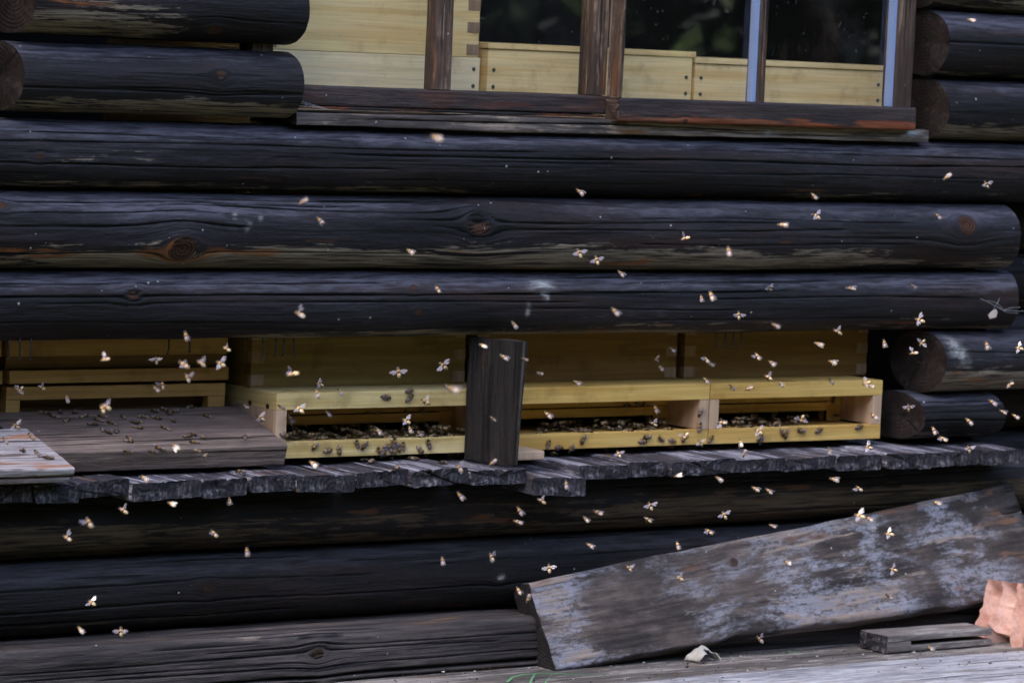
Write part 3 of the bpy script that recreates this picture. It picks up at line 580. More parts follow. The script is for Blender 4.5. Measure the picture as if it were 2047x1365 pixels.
o = timber('leaning_board', None, p0, p0+ex*L1, upn, rrect(tl, wdt, .005, .002, .012), [MAT['lean'], MAT['lean_end']], [(.42, .04, .008)], [(.02, .45, .6, .0008, .001)], [(.74, .05, .006, .004)], 404, .0016, .005, None, lean_w, pith=(.06, .02), ridge=.0007, rag=.002, tilt0=.0, tilt1=-.2, origin=tuple(p0),
           taper=([0, .3, .34, .5, .56, .75, 1], [1]*7, TS), bend=([0, .3, .34, .5, .56, .75, 1], [-(q-1)*wdt/2 for q in TS]), endcut=lambda a, b: -.055*sstep(.0, .012, b-.012))
tag(o, 'wide mould stained grey board leaning at a slant against the lower logs', 'board')
# ---------------------------------------------------------------- walk planks on the ground
yA = atZ(1500, 1343, GZ)[1]
wk = thing('plank_walk', 'silver grey plank walk along the foot of the house wall', 'plank walk', (.6, -.2, -.19))
for k, (ya, yb_, dz, sd) in enumerate(((.10, yA+.002, -.001, 410), (yA-.002, yA-.27, .002, 411))):
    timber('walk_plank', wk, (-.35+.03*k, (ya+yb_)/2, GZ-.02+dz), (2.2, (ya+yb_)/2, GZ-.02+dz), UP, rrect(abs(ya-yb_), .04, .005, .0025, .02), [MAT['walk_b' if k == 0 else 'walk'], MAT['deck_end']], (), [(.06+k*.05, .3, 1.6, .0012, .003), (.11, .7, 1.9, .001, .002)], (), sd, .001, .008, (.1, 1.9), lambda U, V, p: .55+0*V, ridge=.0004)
b = MB(); b.box(-.33, 2.15, -.5, .08, -.2, GZ-.0425); b.build('walk_bearer', MAT['dark'], wk)
# grooved strip of timber under the leaning board
g0 = atZ(1722, 1302, GZ); g1 = atZ(1992, 1303, GZ)
gx0, gx1 = g0[0]+.03, g1[0]+.04; gy1 = g0[1]+.035; gy0 = gy1-.07; zt = GZ+.03
gt = thing('grooved_batten', 'weathered batten with a long slot lying on the walk beside the broken brick', 'batten', (gx0, gy0, GZ))
ym = (gy0+gy1)/2; wd_ = gy1-gy0
timber('upper_strip', gt, (gx0-.004, ym, GZ+.0245), (gx1, ym, GZ+.0245), UP, rrect(wd_, .011, .002, .002), [MAT['walk_b'], MAT['deck_end']], (), (), (), 420, .0006, .006, None, lambda U, V, p: .4+0*V)
timber('lower_strip', gt, (gx0+.051, ym+.001, GZ+.0063), (gx1, ym+.001, GZ+.0063), UP, rrect(wd_, .0105, .002, .002), [MAT['walk_b'], MAT['deck_end']], (), (), (), 421, .0006, .006, None, lambda U, V, p: .4+0*V)
timber('end_block', gt, (gx0-.004, ym, GZ+.0099), (gx0+.05, ym, GZ+.0099), UP, rrect(wd_-.001, .0176, .002, .002), [MAT['walk_b'], MAT['deck_end']], (), (), (), 422, .0006, .006, None, lambda U, V, p: .2+0*V)
# ---------------------------------------------------------------- broken hollow brick
def clay():
    t = NT('broken_red_clay'); tc = t.n('ShaderNodeTexCoord').outputs['Object']; n = t.noise(tc, 30, 6, .6); f = t.noise(tc, 220, 3, .6)
    c = t.mix(t.ss(n, .35, .65), (.55, .29, .22), (.76, .50, .42)); c = t.sc(c, t.math('MULTIPLY_ADD', f, .5, .75)); t.bump(t.math('ADD', n, t.math('MULTIPLY', f, .4)), .5, .002); return t.done(c, .85, .2)
MAT['clay'] = clay()
def brick():
    c2 = atZ(2040, 1303, GZ); b = MB(); hh = .118; r = random.Random(5)
    # upright clay webs with rounded flutes between them, broken off unevenly below, under one perforated top
    NU, NV = 68, 26; W_ = .20; cols = []
    def face(u, v):
        y = u*W_; q = (u*5.0) % 1.0; rib = abs(q-.5)*2
        low = [.034, .012, .002, .03, .0][min(4, int(u*5))]
        z0 = low+.006*float(fbm(u*31, 3.1, 9, 3))+(.014*max(0, rib-.75)*4)
        z = z0+(hh-z0)*v
        dep = .028*(1-rib**2.2)*min(1, (1-v)*5+.15) - .03*(1-v)**1.6*(.6+.4*math.sin(u*9))
        return (-.002-dep*-1+.006*float(fbm(u*17, v*13, 4, 4))+.012*(1-v), y, z)
    G = [[b.b.verts.new(face(i/NU, j/NV)) for j in range(NV+1)] for i in range(NU+1)]
    for i in range(NU):
        for j in range(NV): b.b.faces.new((G[i][j], G[i][j+1], G[i+1][j+1], G[i+1][j]))
    B0 = [[b.b.verts.new((.16, i/NU*W_, z)) for z in (0.0, hh)] for i in range(NU+1)]
    T = []
    for i in range(NU+1):
        row = [G[i][NV]]
        for q in (.15, .3, .45, .6, .8):
            hole = 1 if (q in (.3, .45) and math.sin(i/NU*6.283*6.5) > .55) or (q == .6 and math.sin(i/NU*6.283*6.5+2) > .6) else 0
            row.append(b.b.verts.new((.16*q, i/NU*W_, hh-.012*hole+.0008*float(fbm(i*.2, q*9, 3, 2)))))
        row.append(B0[i][1]); T.append(row)
    for i in range(NU):
        for j in range(6): b.b.faces.new((T[i][j], T[i][j+1], T[i+1][j+1], T[i+1][j]))
        b.b.faces.new((B0[i][0], B0[i+1][0], B0[i+1][1], B0[i][1])); b.b.faces.new((G[i][0], G[i+1][0], B0[i+1][0], B0[i][0]))
    for i in (0, NU): b.b.faces.new([G[i][j] for j in range(NV+1)]+[T[i][k] for k in range(1, 6)]+[B0[i][1], B0[i][0]])
    me = bpy.data.meshes.new('broken_brick'); bmesh.ops.recalc_face_normals(b.b, faces=b.b.faces); b.b.to_mesh(me); b.b.free(); me.materials.append(MAT['clay']); me.polygons.foreach_set('use_smooth', [True]*len(me.polygons)); me.set_sharp_from_angle(angle=math.radians(45))
    o = bpy.data.objects.new('broken_brick', me); COL.objects.link(o)
    o.location = (c2[0]+.012, c2[1]-.062, GZ+.002); o.rotation_euler = (math.radians(-4), math.radians(14), math.radians(-4))
    return tag(o, 'broken salmon red fluted clay brick in the bottom right corner', 'brick')
brick()
# ---------------------------------------------------------------- small stuff on the ground
def shell():
    c = atZ(1412, 1320, GZ+.002); b = MB(); n, m = 16, 8; G = []
    r = random.Random(2)
    for i in range(m+1):
        row = []
        for j in range(n+1):
            t = math.pi*j/n; s = .12+.88*i/m; R = .0225*(1+.08*math.sin(3*t+i*.6))
            row.append(b.b.verts.new((c[0]+R*math.cos(t)*1.25*(1-.25*(1-s)), c[1]-.014+.034*s+.004*math.sin(t*2), c[2]+R*math.sin(t)*.95*(.72+.28*s)+.001*math.sin(9*t+i))))
        G.append(row)
    for i in range(m):
        for j in range(n):
            if (i < 3 and 7 <= j <= 9) or (i < 2 and j in (4, 5)) or (i == 3 and j == 8): continue
            b.b.faces.new((G[i][j], G[i+1][j], G[i+1][j+1], G[i][j+1]))
    o = b.build('curled_leaf', plain('dry_pale_leaf', (.42, .40, .36), .8, 0, .4, 120), smooth=True, origin=tuple(c)); md = o.modifiers.new('thickness', 'SOLIDIFY'); md.thickness = .0012
    tag(o, 'curled pale dry leaf on the walk under the slanting board', 'dry leaf')
shell()
MAT['grass'] = plain('fresh_grass_blade', (.10, .30, .13), .45, 0, .25, 30)
def blade(pts, w_, label):
    b = MB(); P = [atZ(x, y, GZ+h) for x, y, h in pts]; P = [Vector(p) for p in P]; n = len(P); L = []
    for i, p in enumerate(P):
        d = (P[min(i+1, n-1)]-P[max(i-1, 0)]).normalized(); s = d.cross(Vector((0, 0, 1))).normalized(); ww = w_*min(1, (n-1-i)/2+.12)
        L.append((b.b.verts.new(p-s*ww), b.b.verts.new(p+Vector((0, 0, -.0006))), b.b.verts.new(p+s*ww)))
    for a, c in zip(L, L[1:]):
        b.b.faces.new((a[0], c[0], c[1], a[1])); b.b.faces.new((a[1], c[1], c[2], a[2]))
    o = b.build('grass_blade', MAT['grass'], smooth=True, origin=tuple(P[0])); md = o.modifiers.new('thickness', 'SOLIDIFY'); md.thickness = .0004
    tag(o, label, 'grass blade', 'fallen grass blades on the walk')
blade([(1014, 1362, .002), (1024, 1353, .004), (1044, 1348, .006), (1090, 1345, .006), (1150, 1347, .004), (1212, 1349, .002)], .0022, 'longest bent green grass blade lying under the low end of the slanting board')
blade([(1060, 1364, .002), (1064, 1354, .005), (1070, 1345, .008), (1085, 1344, .009)], .0015, 'short upright green grass blade crossing the bent one')
blade([(1088, 1366, .002), (1096, 1356, .005), (1104, 1347, .009)], .0014, 'shortest green grass tip right of the crossing blade')
blade([(1572, 1302, .002), (1590, 1303, .004), (1606, 1304, .003)], .0012, 'thin green grass scrap beneath the middle of the slanting board')
def crumbs():
    r = random.Random(8); b = MB()
    for k in range(420):
        px = r.uniform(760, 2040); py = 1300+r.random()**1.5*60+max(0, 1500-px)*.045
        if py > 1363: continue
        p = atZ(px, py, GZ+.003); s = r.uniform(.0006, .0012)+.0022*r.random()**4
        vs = [b.b.verts.new((p[0]+s*x*r.uniform(.7, 2), p[1]+s*y*r.uniform(.6, 1.2), p[2]+s*z*.7-.0005)) for x, y, z in ((1, 0, 0), (-1, 0, 0), (0, 1, 0), (0, -1, 0), (0, 0, 1), (0, 0, -1))]
        mi = r.randrange(3)
        for f in ((0, 2, 4), (2, 1, 4), (1, 3, 4), (3, 0, 4), (2, 0, 5), (1, 2, 5), (3, 1, 5), (0, 3, 5)): b.b.faces.new([vs[q] for q in f]).material_index = mi
    o = b.build('ground_crumbs', [plain('pale_crumb', (.4, .38, .34), .8), plain('brown_crumb', (.14, .08, .04), .8), plain('dark_crumb', (.03, .028, .03), .8)]); o['kind'] = 'stuff'; o['label'] = 'crumbs of wood and dead bees scattered on the walk'
crumbs()
# cobweb with a dry leaf at the right end of the lowest long log, another in the window corner
MAT['web'] = plain('dusty_cobweb', (.42, .42, .45), .8)
def web(name, strands, Y, label):
    b = MB()
    for st in strands:
        P = [atY(x, y, Y-.004*math.sin(i*1.3)) for i, (x, y) in enumerate(st)]; b.tube(P, [.00028]*len(P), seg=4)
    P = atY(*strands[0][0], Y); return tag(b.build(name, MAT['web'], origin=tuple(P)), label, 'cobweb')
web('cobweb', [[(1960, 597), (1976, 604), (1990, 612), (2006, 620), (2046, 622)], [(1972, 600), (1992, 605), (2004, 616)], [(1990, 612), (1996, 602), (1998, 596)], [(2006, 620), (2020, 615), (2040, 614)], [(1988, 612), (1986, 622), (1984, 630)], [(1996, 614), (2012, 624), (2036, 626)]], -.012, 'dusty grey cobweb across the right end of the log over the opening')
web('cobweb', [[(597, 200), (612, 206), (640, 214), (664, 221)], [(598, 206), (620, 211), (650, 217)], [(597, 212), (625, 214), (655, 219)], [(612, 206), (610, 214)], [(628, 210), (625, 216)]], .018, 'small cobweb in the left corner of the window sill')
b = MB(); P = [atY(x, y, -.016) for x, y in ((1982, 622), (1990, 618), (1993, 624), (1990, 634), (1978, 637), (1975, 630))]
b.poly([tuple(p) for p in P]); o = b.build('dry_leaf', plain('pale_pink_leaf', (.5, .42, .38), .8), origin=tuple(P[0])); md = o.modifiers.new('thickness', 'SOLIDIFY'); md.thickness = .0015
tag(o, 'scrap of pale dry leaf caught in the cobweb at the log end', 'dry leaf')
# far trees across the lawn, behind the camera; the window panes mirror them
def wood_edge():
    r = random.Random(3); V, Fc, Mi = [], [], []; b = MB()
    for k in range(46):
        a = -1.75+3.5*(k+r.uniform(-.3, .3))/45; d = r.uniform(8.5, 10.5)+(3.0 if k % 2 else 0); cx, cy = d*math.sin(a), -d*math.cos(a)
        h = r.uniform(4.6, 6.0); b.tube([(cx, cy, -.2), (cx+.2, cy, h*.5), (cx, cy, h*.9)], [.18, .12, .03], 1)
        for q in range(1500):
            u = r.random()**.8; rad = (2.1-1.2*u)*r.random()**.45; t = r.uniform(0, 6.283); p = Vector((cx+rad*math.cos(t), cy+rad*math.sin(t), -.1+u*h)); s = r.uniform(.09, .2)
            e1 = Vector((r.gauss(0, 1), r.gauss(0, 1), r.gauss(0, 1))).normalized(); e2 = e1.orthogonal().normalized(); n = len(V)
            V += [p-e1*s, p+e2*s*.5, p+e1*s, p-e2*s*.5]; Fc.append((n, n+1, n+2, n+3))
    me = bpy.data.meshes.new('l'); me.from_pydata(V, [], Fc); b.b.from_mesh(me); bpy.data.meshes.remove(me)
    o = b.build('woodland', [MAT['leaf'], MAT['bark']]); o['kind'] = 'stuff'; o['label'] = 'edge of a green wood across the lawn'
wood_edge()
# ================================================================ HONEY BEES
def beemat(name, c, var, scale, rough, spec=.4, em=None):
    t = NT(name); tc = t.n('ShaderNodeTexCoord').outputs['Object']; n = t.noise(tc, scale, 3, .6); inf = t.n('ShaderNodeObjectInfo'); c0 = c
    return t.done(t.sc(tuple(c), t.math('MULTIPLY', t.math('MULTIPLY_ADD', n, 2*var, 1-var), t.math('MULTIPLY_ADD', inf.outputs['Random'], .8, .5))), rough, spec)
BM = [beemat('bee_head_black', (.022, .017, .014), .5, 900, .5), beemat('bee_thorax_fur', (.205, .122, .05), .5, 700, .95, .1), beemat('bee_dark_band', (.028, .018, .012), .4, 600, .4), beemat('bee_pale_band', (.285, .225, .145), .35, 800, .8, .2), beemat('bee_leg', (.04, .026, .016), .3, 500, .5)]
POLLEN = beemat('pollen_load', (.85, .72, .08), .2, 900, .9)
def wingmat(name, op):
    t = NT(name); t.t.nodes.remove(t.p); tr = t.n('ShaderNodeBsdfTransparent'); tr.inputs[0].default_value = (.9, .88, .93, 1)
    df = t.n('ShaderNodeBsdfDiffuse'); df.inputs[0].default_value = (.62, .58, .78, 1); tl = t.n('ShaderNodeBsdfTranslucent'); tl.inputs[0].default_value = (.6, .55, .78, 1); gl = t.n('ShaderNodeBsdfGlossy'); gl.inputs['Roughness'].default_value = .3
    a = t.n('ShaderNodeMixShader'); a.inputs[0].default_value = .5; t.l(df.outputs[0], a.inputs[1]); t.l(tl.outputs[0], a.inputs[2])
    c = t.n('ShaderNodeMixShader'); c.inputs[0].default_value = .12; t.l(a.outputs[0], c.inputs[1]); t.l(gl.outputs[0], c.inputs[2])
    m = t.n('ShaderNodeMixShader'); m.inputs[0].default_value = op; t.l(tr.outputs[0], m.inputs[1]); t.l(c.outputs[0], m.inputs[2]); t.l(m.outputs[0], t.out.inputs[0]); return t.m
WM = wingmat('bee_wing', .24); WMF = wingmat('folded_bee_wing', .09)
RINGS = [(-7.6, .25, 2), (-7.2, .8, 2), (-6.7, 1.25, 2), (-6.2, 1.55, 3), (-5.7, 1.8, 3), (-5.3, 1.95, 2), (-4.7, 2.12, 3), (-4.25, 2.2, 3), (-3.8, 2.25, 2), (-3.2, 2.25, 3), (-2.75, 2.18, 3), (-2.3, 2.05, 2), (-1.7, 1.7, 3), (-1.25, 1.2, 2), (-.95, .7, 2), (-.6, 1.15, 1), (-.1, 1.75, 1), (.6, 2.1, 1), (1.4, 2.2, 1), (2.2, 2.0, 1), (2.8, 1.5, 1), (3.2, .8, 0), (3.5, 1.0, 0), (3.9, 1.5, 0), (4.5, 1.75, 0), (5.1, 1.55, 0), (5.6, 1.05, 0), (5.9, .4, 0)]
def bee_mesh(name, droop, legs, pollen=False):
    b = MB(); k = .001; seg = 12; rows = []; mid = []
    for x, r, m in RINGS:
        z = -droop*max(0, -1-x)**1.4*.06 if x < -1 else (-.25*(x-3) if x > 3 else .15)
        flat = .86 if x < -1 else (.78 if x > 3 else .97)
        rows.append([b.b.verts.new((x*k, r*k*math.sin(6.2832*q/seg), (z+r*flat*math.cos(6.2832*q/seg))*k)) for q in range(seg)]); mid.append(m)
    for a, c, m in zip(rows, rows[1:], mid[1:]):
        for q in range(seg): b.b.faces.new((a[q], c[q], c[(q+1) % seg], a[(q+1) % seg])).material_index = m
    b.b.faces.new(rows[0]); b.b.faces.new(rows[-1][::-1])
    for s in (-1, 1):
        b.tube([(5.2*k, .5*s*k, .3*k), (6.3*k, .9*s*k, 1.0*k), (7.6*k, 1.7*s*k, .3*k)], [.13*k, .12*k, .1*k], 0, 5)
        for j, (x0, fx) in enumerate(((2.0, 2.3), (.9, -.2), (-.1, -3.0))):
            if legs == 'walk': pts = [(x0*k, 1.2*s*k, -1.2*k), ((x0+fx*.4)*k, 3.0*s*k, -.4*k), ((x0+fx*.9)*k, 3.9*s*k, -2.4*k), ((x0+fx*1.3)*k, 4.5*s*k, -2.75*k)]
            elif legs == 'tuck': pts = [(x0*k, .9*s*k, -1.4*k), ((x0+fx*.3)*k, 1.6*s*k, -2.3*k), ((x0+fx*.1-.8)*k, 1.2*s*k, -2.9*k)]
            else: pts = [(x0*k, .9*s*k, -1.4*k), ((x0-.4)*k, 1.7*s*k, -3.0*k), ((x0-1.5-.5*j)*k, 1.5*s*k, (-4.2-.7*j)*k), ((x0-2.4-.7*j)*k, 1.4*s*k, (-5.0-1.0*j)*k)]
            b.tube(pts, [.28*k, .3*k, .24*k, .14*k][:len(pts)], 4, 5)
            if pollen and j == 2: b.tube([pts[1], Vector(pts[1])+Vector((-.3*k, .2*s*k, -.9*k)), pts[2]], [.3*k, .85*k, .4*k], 5, 7)
    # compound eyes stay part of the head outline
    for s in (-1, 1): b.tube([(4.0*k, 1.25*s*k, .3*k), (4.55*k, 1.55*s*k, .1*k), (5.1*k, 1.2*s*k, -.35*k)], [.45*k, .62*k, .4*k], 0, 6)
    me = bpy.data.meshes.new(name); bmesh.ops.recalc_face_normals(b.b, faces=b.b.faces); b.b.to_mesh(me); b.b.free()
    for m in BM+[POLLEN]: me.materials.append(m)
    me.polygons.foreach_set('use_smooth', [True]*len(me.polygons)); return me
def wing_mesh(s, name, mat=None):
    """fore and hind wing of one side, hinged at the origin and spread along +-Y"""
    k = .001; b = MB()
    fore = [(0, 0), (.9, 1.2), (1.3, 3.4), (1.2, 6.0), (.5, 8.3), (-.7, 9.1), (-1.7, 8.2), (-2.0, 5.8), (-1.5, 3.0), (-.7, 1.0)]
    hind = [(-.5, .5), (-1.5, 2.8), (-2.0, 5.2), (-2.9, 6.3), (-3.8, 5.6), (-3.6, 3.4), (-2.2, 1.2)]
    for o, z in ((fore, .05), (hind, -.05)):
        c = b.b.verts.new((sum(p[0] for p in o)/len(o)*k, s*sum(p[1] for p in o)/len(o)*k, (z+.18)*k)); V = [b.b.verts.new((x*k, s*y*k, z*k)) for x, y in o]
        for i in range(len(V)): b.b.faces.new((V[i], V[(i+1) % len(V)], c))
    me = bpy.data.meshes.new(name); b.b.to_mesh(me); b.b.free(); me.materials.append(mat or WM); me.polygons.foreach_set('use_smooth', [True]*len(me.polygons)); return me
BEES = {'fly': bee_mesh('flying_bee', 1.0, 'hang'), 'tuck': bee_mesh('tucked_bee', .4, 'tuck'), 'curl': bee_mesh('curled_bee', 2.6, 'hang'), 'pollen': bee_mesh('pollen_bee', 1.0, 'hang', True), 'walk': bee_mesh('walking_bee', .3, 'walk'), 'walk2': bee_mesh('walking_curled_bee', 1.2, 'walk')}
WING = {-1: wing_mesh(-1, 'right_wing'), 1: wing_mesh(1, 'left_wing'), -2: wing_mesh(-1, 'folded_right_wing', WMF), 2: wing_mesh(1, 'folded_left_wing', WMF)}
def place_bee(kind, pos, head, up, scale, wings):
    hx = Vector(head).normalized(); z = Vector(up); z = (z-hx*z.dot(hx)).normalized(); y = z.cross(hx)
    o = bpy.data.objects.new('honey_bee', BEES[kind]); COL.objects.link(o)
    o.matrix_world = Matrix.Translation(Vector(pos)) @ Matrix((hx, y, z)).transposed().to_4x4() @ Matrix.Diagonal((scale, scale, scale, 1))
    for s in (1, -1):
        wv = bpy.data.objects.new('wing', WING[s*2 if wings[0 if s == 1 else 1][0] > 55 else s]); COL.objects.link(wv); wv.parent = o; wv.location = (.0012, s*.0013, .0017)
        sweep, lift = wings[0 if s == 1 else 1]
        wv.rotation_euler = (s*math.radians(lift), 0, s*math.radians(sweep)); wv.rotation_mode = 'XYZ'
    return o
rb = random.Random(77)
# flying bees read off the photograph: x, y, turn of the body in the picture (deg, abdomen below the horizontal to the right), distance from the wall, wings
#   wings: s spread, r one raised behind, f folded back, u raised up
FLY = '''1941,41,15,.75,f 872,276,20,2.1,f 1159,384,42,.7,f 1893,355,-35,1.3,f 1972,369,60,.8,s 1627,392,50,.75,f 606,404,-25,1.4,f 1875,432,45,.8,f 1632,432,30,.8,s
640,441,45,1.0,f 1564,450,5,1.1,f 1369,477,-20,.75,u 820,503,35,1.1,f 1457,502,80,1.5,f 1158,506,65,.8,s 1193,520,70,.85,s 1241,547,50,.5,f 1537,576,40,.3,s 1700,577,10,.9,f
1824,572,30,.4,f 1402,596,80,.7,f 1422,591,70,1.2,f 875,578,60,.75,r 1230,623,50,1.3,f 599,628,25,1.2,r 1477,630,85,.6,s 1838,640,20,1.0,s 1550,651,30,1.5,f 1028,649,55,.7,f
1674,663,30,1.0,u 372,671,75,.9,f 453,697,30,.75,u 965,691,25,.8,f 1636,688,20,.85,f 1768,686,80,.8,f 1843,686,-50,.9,s 1973,690,75,.9,f 2037,696,10,.8,s 1007,714,35,.8,f
1048,718,20,.14,f 210,719,-10,1.0,r 312,719,80,.16,s 367,729,35,1.1,u 402,726,35,1.3,u 441,727,30,.9,s 886,731,40,.8,s 1412,719,60,.6,r 1514,712,60,.7,r 1543,726,40,.85,f
1664,724,20,.8,p 1826,706,-10,.7,r 1343,699,45,.15,f 1313,718,-60,.15,u 1320,735,50,.15,f 1420,728,25,.2,f 1078,746,15,.16,f 797,744,80,.85,s 584,748,-15,1.3,u 375,755,65,.95,r
1536,754,30,.8,u 1561,767,50,.7,f 1497,777,-20,.75,f 1153,765,30,.8,f 1411,760,55,.85,f 1732,766,-20,1.0,s 1741,772,20,.6,f 1661,762,55,.1,f 1463,774,50,.12,f 638,768,10,.15,s
634,786,70,.8,f 680,783,55,.2,f 325,769,80,.4,r 311,777,40,.4,f 83,775,25,.35,u 40,780,-50,.3,s 134,796,75,.45,f 905,778,20,1.9,f 892,772,40,.3,f 850,802,30,.8,u
2018,770,-30,.9,r 1984,804,40,.8,f 2005,823,30,.85,f 2030,832,35,.9,f 1937,842,45,.85,f 1816,814,85,.75,s 1885,877,30,.8,r 1867,860,70,.5,f 1937,897,75,.8,s 1747,832,40,.9,f
1603,839,-70,.7,s 1516,862,35,.75,s 1481,885,80,.75,f 1488,907,-70,.8,f 1658,901,75,.85,f 1735,894,10,.8,s 1443,845,5,.85,r 1311,817,70,.8,f 1306,847,30,.8,u 1095,829,45,.8,f
598,818,35,.8,s 655,826,50,.3,f 562,813,30,.14,f 757,862,60,.8,f 812,841,30,.7,s 820,858,70,.5,f 521,835,30,.45,s 490,812,35,.15,f 838,866,45,.2,f 984,836,35,.3,f
1370,873,-55,.8,r 1400,885,55,.75,s 212,813,30,1.3,u 205,817,60,1.0,u 350,893,45,.9,f 74,905,50,.4,f 62,871,45,.4,u 10,880,50,.45,f 32,851,35,.45,s 1237,907,60,.6,s
626,927,35,.8,f 985,925,-40,.9,f 918,935,50,.7,r 1355,951,-15,.85,f 1437,957,35,.8,f 1132,968,85,.7,f 1510,977,30,.9,f 1537,981,40,1.0,f 1667,958,15,.9,f 1717,976,40,.8,r
920,991,55,.7,f 343,1007,25,.75,f 246,1020,30,.7,u 459,1000,80,.35,f 289,956,40,.5,f 1082,1001,30,.7,u 1039,1021,60,.75,f 1035,1043,20,.8,f 1195,1024,25,.8,f 1171,1037,45,.8,f
1300,1011,65,.7,s 1295,1038,35,.55,r 1448,1029,60,.7,s 1417,1062,35,.75,r 1544,1051,25,.8,f 1718,1031,15,1.4,s 1738,1037,35,.9,f 1873,1005,20,.8,f 1777,1067,5,.85,s 1574,1124,25,.5,f
178,1044,60,1.1,r 134,1075,30,.8,r 428,1066,50,.75,r 494,1102,80,.7,f 885,1120,80,.75,f 983,1113,65,.8,r 1098,1135,85,.6,s 1179,1090,35,.75,f 1355,1089,75,.75,f 1257,1135,50,.7,u
1358,1155,30,.7,u 1785,1138,15,.8,s 1777,1192,40,.7,f 1037,1180,60,.7,f 1056,1197,-70,.6,f 1519,1277,45,.7,r 1859,1295,35,.75,f 183,1204,30,.7,s 161,1258,45,.75,f 242,1262,85,.75,s'''
def zone(px, py):
    if py < 300: return 'high in front of the window side'
    if py < 392: return 'before the upper long log'
    if py < 540: return 'before knotty middle log' + (', left half' if px < 1330 else ', right half')
    if py < 680: return 'before log over opening' + (', left half' if px < 1330 else ', right half')
    if py < 905 and px < 470: return 'before the old brown hive'
    if py < 905 and px < 925: return 'before the hive left of the post'
    if py < 945 and 920 <= px < 1068: return 'before the support post'
    if py < 912 and px < 1415: return 'before the hive right of the post'
    if py < 912 and px < 1765: return 'before the rightmost hive'
    if py < 935: return 'before round log ends at right' if px > 1415 else 'at the front edge of the shelf'
    if py < 985: return 'at the front edge of the shelf'
    top = 1165-(px-1030)*.2
    if px > 1025 and py > top-6: return 'before the slanting board'
    return 'under the shelf, left part' if px < 700 else 'under the shelf, middle part'
NUM = 'first second third fourth fifth sixth seventh eighth ninth tenth eleventh twelfth thirteenth fourteenth fifteenth sixteenth seventeenth eighteenth nineteenth twentieth'.split()
NUM += ['twenty-'+n for n in NUM[:9]]+['thirtieth']+['thirty-'+n for n in NUM[:9]]+['fortieth']
WG = {'s': [(5, 8), (5, 8)], 'r': [(-20, 30), (80, 3)], 'f': [(80, 3), (80, 3)], 'u': [(30, 62), (30, 55)], 'p': [(78, 5), (78, 5)]}
WT = {'s': 'wings spread', 'r': 'one wing out', 'f': 'wings back', 'u': 'wings raised', 'p': 'yellow pollen load'}
rec = []
for q in FLY.split():
    px, py, a, dist, wg = q.split(','); px, py, a, dist = float(px), float(py), float(a), float(dist)
    Y = -dist*.92-.13 if dist > .45 else -dist*.8+.03
    if dist <= .25 and 690 < py < 890: Y = min(Y, -.04)
    pos = atY(px, py, Y); an = math.radians(a)
    h = -math.cos(an)*CR - math.sin(an)*CD + rb.uniform(.1, .5)*fw
    side = rb.uniform(.15, .75)
    up = -fw*(1.0 if a > 60 else .75) - CD*side + CR*rb.uniform(-.25, .35)
    if a < -30: h = math.cos(an)*CR*-1 - math.sin(an)*CD + rb.uniform(.0, .3)*fw
    kind = 'pollen' if wg == 'p' else rb.choice(('fly', 'tuck', 'fly', 'curl') if wg in 'su' else ('tuck', 'fly', 'tuck'))
    wsp = [(s_+rb.uniform(-10, 8), l_+rb.uniform(-8, 10)) for s_, l_ in WG[wg]]
    if wg == 'r' and rb.random() < .5: wsp.reverse()
    o = place_bee(kind, pos, h, up, rb.uniform(.88, 1.16) if dist > .45 else 1.05, wsp)
    rec.append((zone(px, py), px, py, o, wg, dist))
zs = {}
for r_ in rec: zs.setdefault(r_[0], []).append(r_)
for z, L in zs.items():
    L.sort(key=lambda r_: r_[1])
    for i, (z_, px, py, o, wg, dist) in enumerate(L):
        look = 'blurred sunlit' if dist > 1.25 else ('sunlit' if dist > .45 else 'shaded')
        tag(o, '%s bee, %s, flying %s, %s from left' % (look, WT[wg], z, NUM[i]), 'bee', 'honey bees in flight')
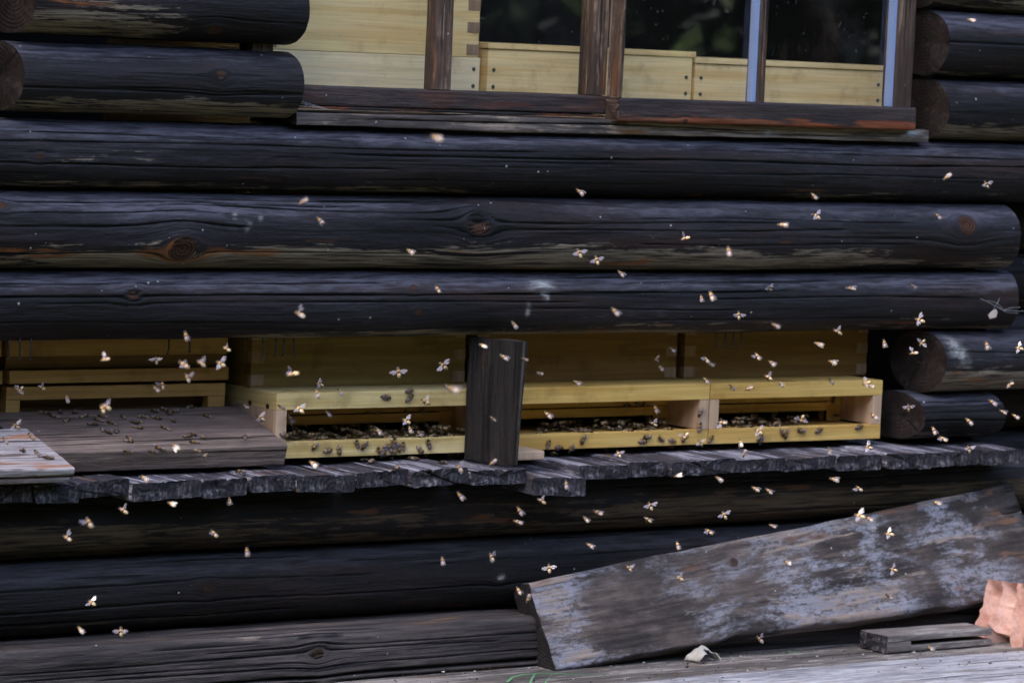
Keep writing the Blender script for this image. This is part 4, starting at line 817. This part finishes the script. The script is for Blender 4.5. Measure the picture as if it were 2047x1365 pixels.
# ---------------------------------------------------------------- bees walking on the hives, boards and shelf
CRAWL = {
 ('on the top strip of the hive left of the post', 'front'): '771,794 818,781 818,795',
 ('on the left jamb of the hive left of the post', 'front'): '569,870 579,837',
 ('on the inner wall of the hive left of the post', 'back'): '654,829 730,829 760,829 812,826 609,848 666,851 714,850 842,815 828,845 683,849 870,838',
 ('on the porch floor of the hive left of the post', 'floor'): '588,874 600,880 612,872 622,881 634,874 645,870 650,882 664,876 676,871 690,880 700,872 712,878 722,870 735,877 748,872 765,876 779,872 792,878 806,871 830,873 842,878 855,870 868,876 882,870 896,872 585,884 630,886',
 ('on the bottom strip of the hive left of the post', 'front'): '628,892 655,900 677,900 727,891 713,887 758,901 774,892 786,885 784,902 768,903 805,891 839,899 856,887 796,895',
 ('on the shelf at the hive left of the post', 'deck'): '603,912 635,912 697,913 732,910 729,921 743,924 756,917 770,916 783,918 796,914 821,912 793,936 848,914 903,912 916,912 885,927 819,918 832,920',
 ('on the inner wall of the hive right of the post', 'back'): '1255,812 1276,812 1284,811 1296,834 1224,837',
 ('on the porch floor of the hive right of the post', 'floor'): '1092,858 1112,862 1124,858 1148,856 1176,857 1208,866 1220,862 1239,860 1255,862 1264,866 1174,870 1208,873 1080,868 1336,862 1300,862 1320,858 1136,864 1190,862',
 ('on the bottom strip of the hive right of the post', 'front'): '1095,888 1117,894 1140,897 1164,879 1284,882 1292,873 1320,877 1343,881 1366,876 1420,877',
 ('on the shelf at the hive right of the post', 'deck'): '1210,902 1280,896 1106,908 1363,896 1393,896 1338,897',
 ('on the right jamb of the hive right of the post', 'front'): '1398,825 1397,853',
 ('on the porch floor of the rightmost hive', 'floor'): '1440,857 1454,858 1476,857 1489,861 1520,851 1534,854 1562,858 1570,861 1500,853 1550,850 1586,850 1611,848 1672,843 1467,853',
 ('on the bottom strip of the rightmost hive', 'front'): '1518,872 1520,880 1562,864 1570,868 1600,860 1636,860 1717,853',
 ('on the inner wall of the rightmost hive', 'back'): '1664,796 1689,803 1548,826 1723,835',
 ('on the brown landing board', 'a'): '88,828 108,834 133,841 168,833 186,850 196,842 204,834 223,848 205,860 216,866 233,864 258,877 268,847 276,857 287,836 120,826 282,834 276,846 312,838 338,828 345,843 330,822 350,824 380,816 414,834 330,858 386,870 375,874 406,877 256,905 258,884 306,906 319,898 387,886 411,913 397,905 490,876 150,826 246,836 310,824',
 ('on the shelf before the brown landing board', 'deck'): '398,935 287,938 480,945 225,942',
 ('on the pale plywood board', 'b'): '95,917 45,902',
}
CLUST = []
def onplane(px, py, p, n):
    d = ray(px, py); return CL+d*(((np.array(p)-CL)@n)/(d@n))
for key, x0, x1, n in ((('on the porch floor of the hive left of the post', 'floor'), 584, 920, 110), (('on the porch floor of the hive right of the post', 'floor'), 1078, 1330, 75), (('on the porch floor of the rightmost hive', 'floor'), 1436, 1610, 42)):
    ya, yb_ = {584: (880, 872), 1078: (864, 858), 1436: (857, 850)}[x0]
    for k in range(n):
        f = rb.random(); CRAWL[key] += ' %d,%d' % (x0+(x1-x0)*f, ya+(yb_-ya)*f+rb.uniform(-10, 5))
for (txt, surf), pts in CRAWL.items():
    L = sorted([tuple(float(v) for v in q.split(',')) for q in pts.split()])
    for i, (px, py) in enumerate(L):
        if surf == 'front': n = np.array([0, -1., 0]); p = np.array([0, YF, 0])
        elif surf == 'back': n = np.array([0, -1., 0]); p = np.array([0, YB, 0])
        elif surf == 'floor': n = np.array([0, 0, 1.]); p = np.array([0, 0, ZF1-.003])
        elif surf == 'deck': n = np.array([0, 0, 1.]); p = np.array([0, 0, DZ])
        else: fl, ex_, dn_, n = LB[surf]; p = fl
        pos = onplane(px, py, p, n)
        if surf == 'floor': pos[1] = min(max(pos[1], YF+.012), YB+.05)
        pos = pos+n*(.0027 if surf != 'floor' else .0027+.016*rb.random()**2)
        t1 = np.cross(n, [.3, .7, .4]); t1 /= np.linalg.norm(t1); t2 = np.cross(n, t1); a = rb.uniform(0, 6.283)
        o = place_bee(rb.choice(('walk', 'walk', 'walk2')), pos, t1*math.cos(a)+t2*math.sin(a)+n*rb.uniform(-.05, .15), n, rb.uniform(1.2, 1.45), [(rb.uniform(66, 80), rb.uniform(1, 8)), (rb.uniform(66, 80), rb.uniform(1, 8))])
        if surf == 'floor':
            CLUST.append(o); continue
        tag(o, 'dark bee %s, %s from left' % (txt, NUM[i]) if len(L) > 1 else 'dark bee %s' % txt, 'bee', 'honey bees walking at the hives')
# the crowd on the three dark porch floors is one mass: joined into a single object
bm = bmesh.new()
for o in CLUST:
    me = o.data.copy(); me.transform(o.matrix_world); bm.from_mesh(me); bpy.data.meshes.remove(me)
    for c in list(o.children): bpy.data.objects.remove(c)
    bpy.data.objects.remove(o)
me = bpy.data.meshes.new('bee_crowd'); bm.to_mesh(me); bm.free()
for m in BM+[POLLEN]: me.materials.append(m)
o = bpy.data.objects.new('bee_crowd', me); COL.objects.link(o); o['kind'] = 'stuff'; o['label'] = 'crowd of dark bees packed on the shadowed porch floors of the hives'
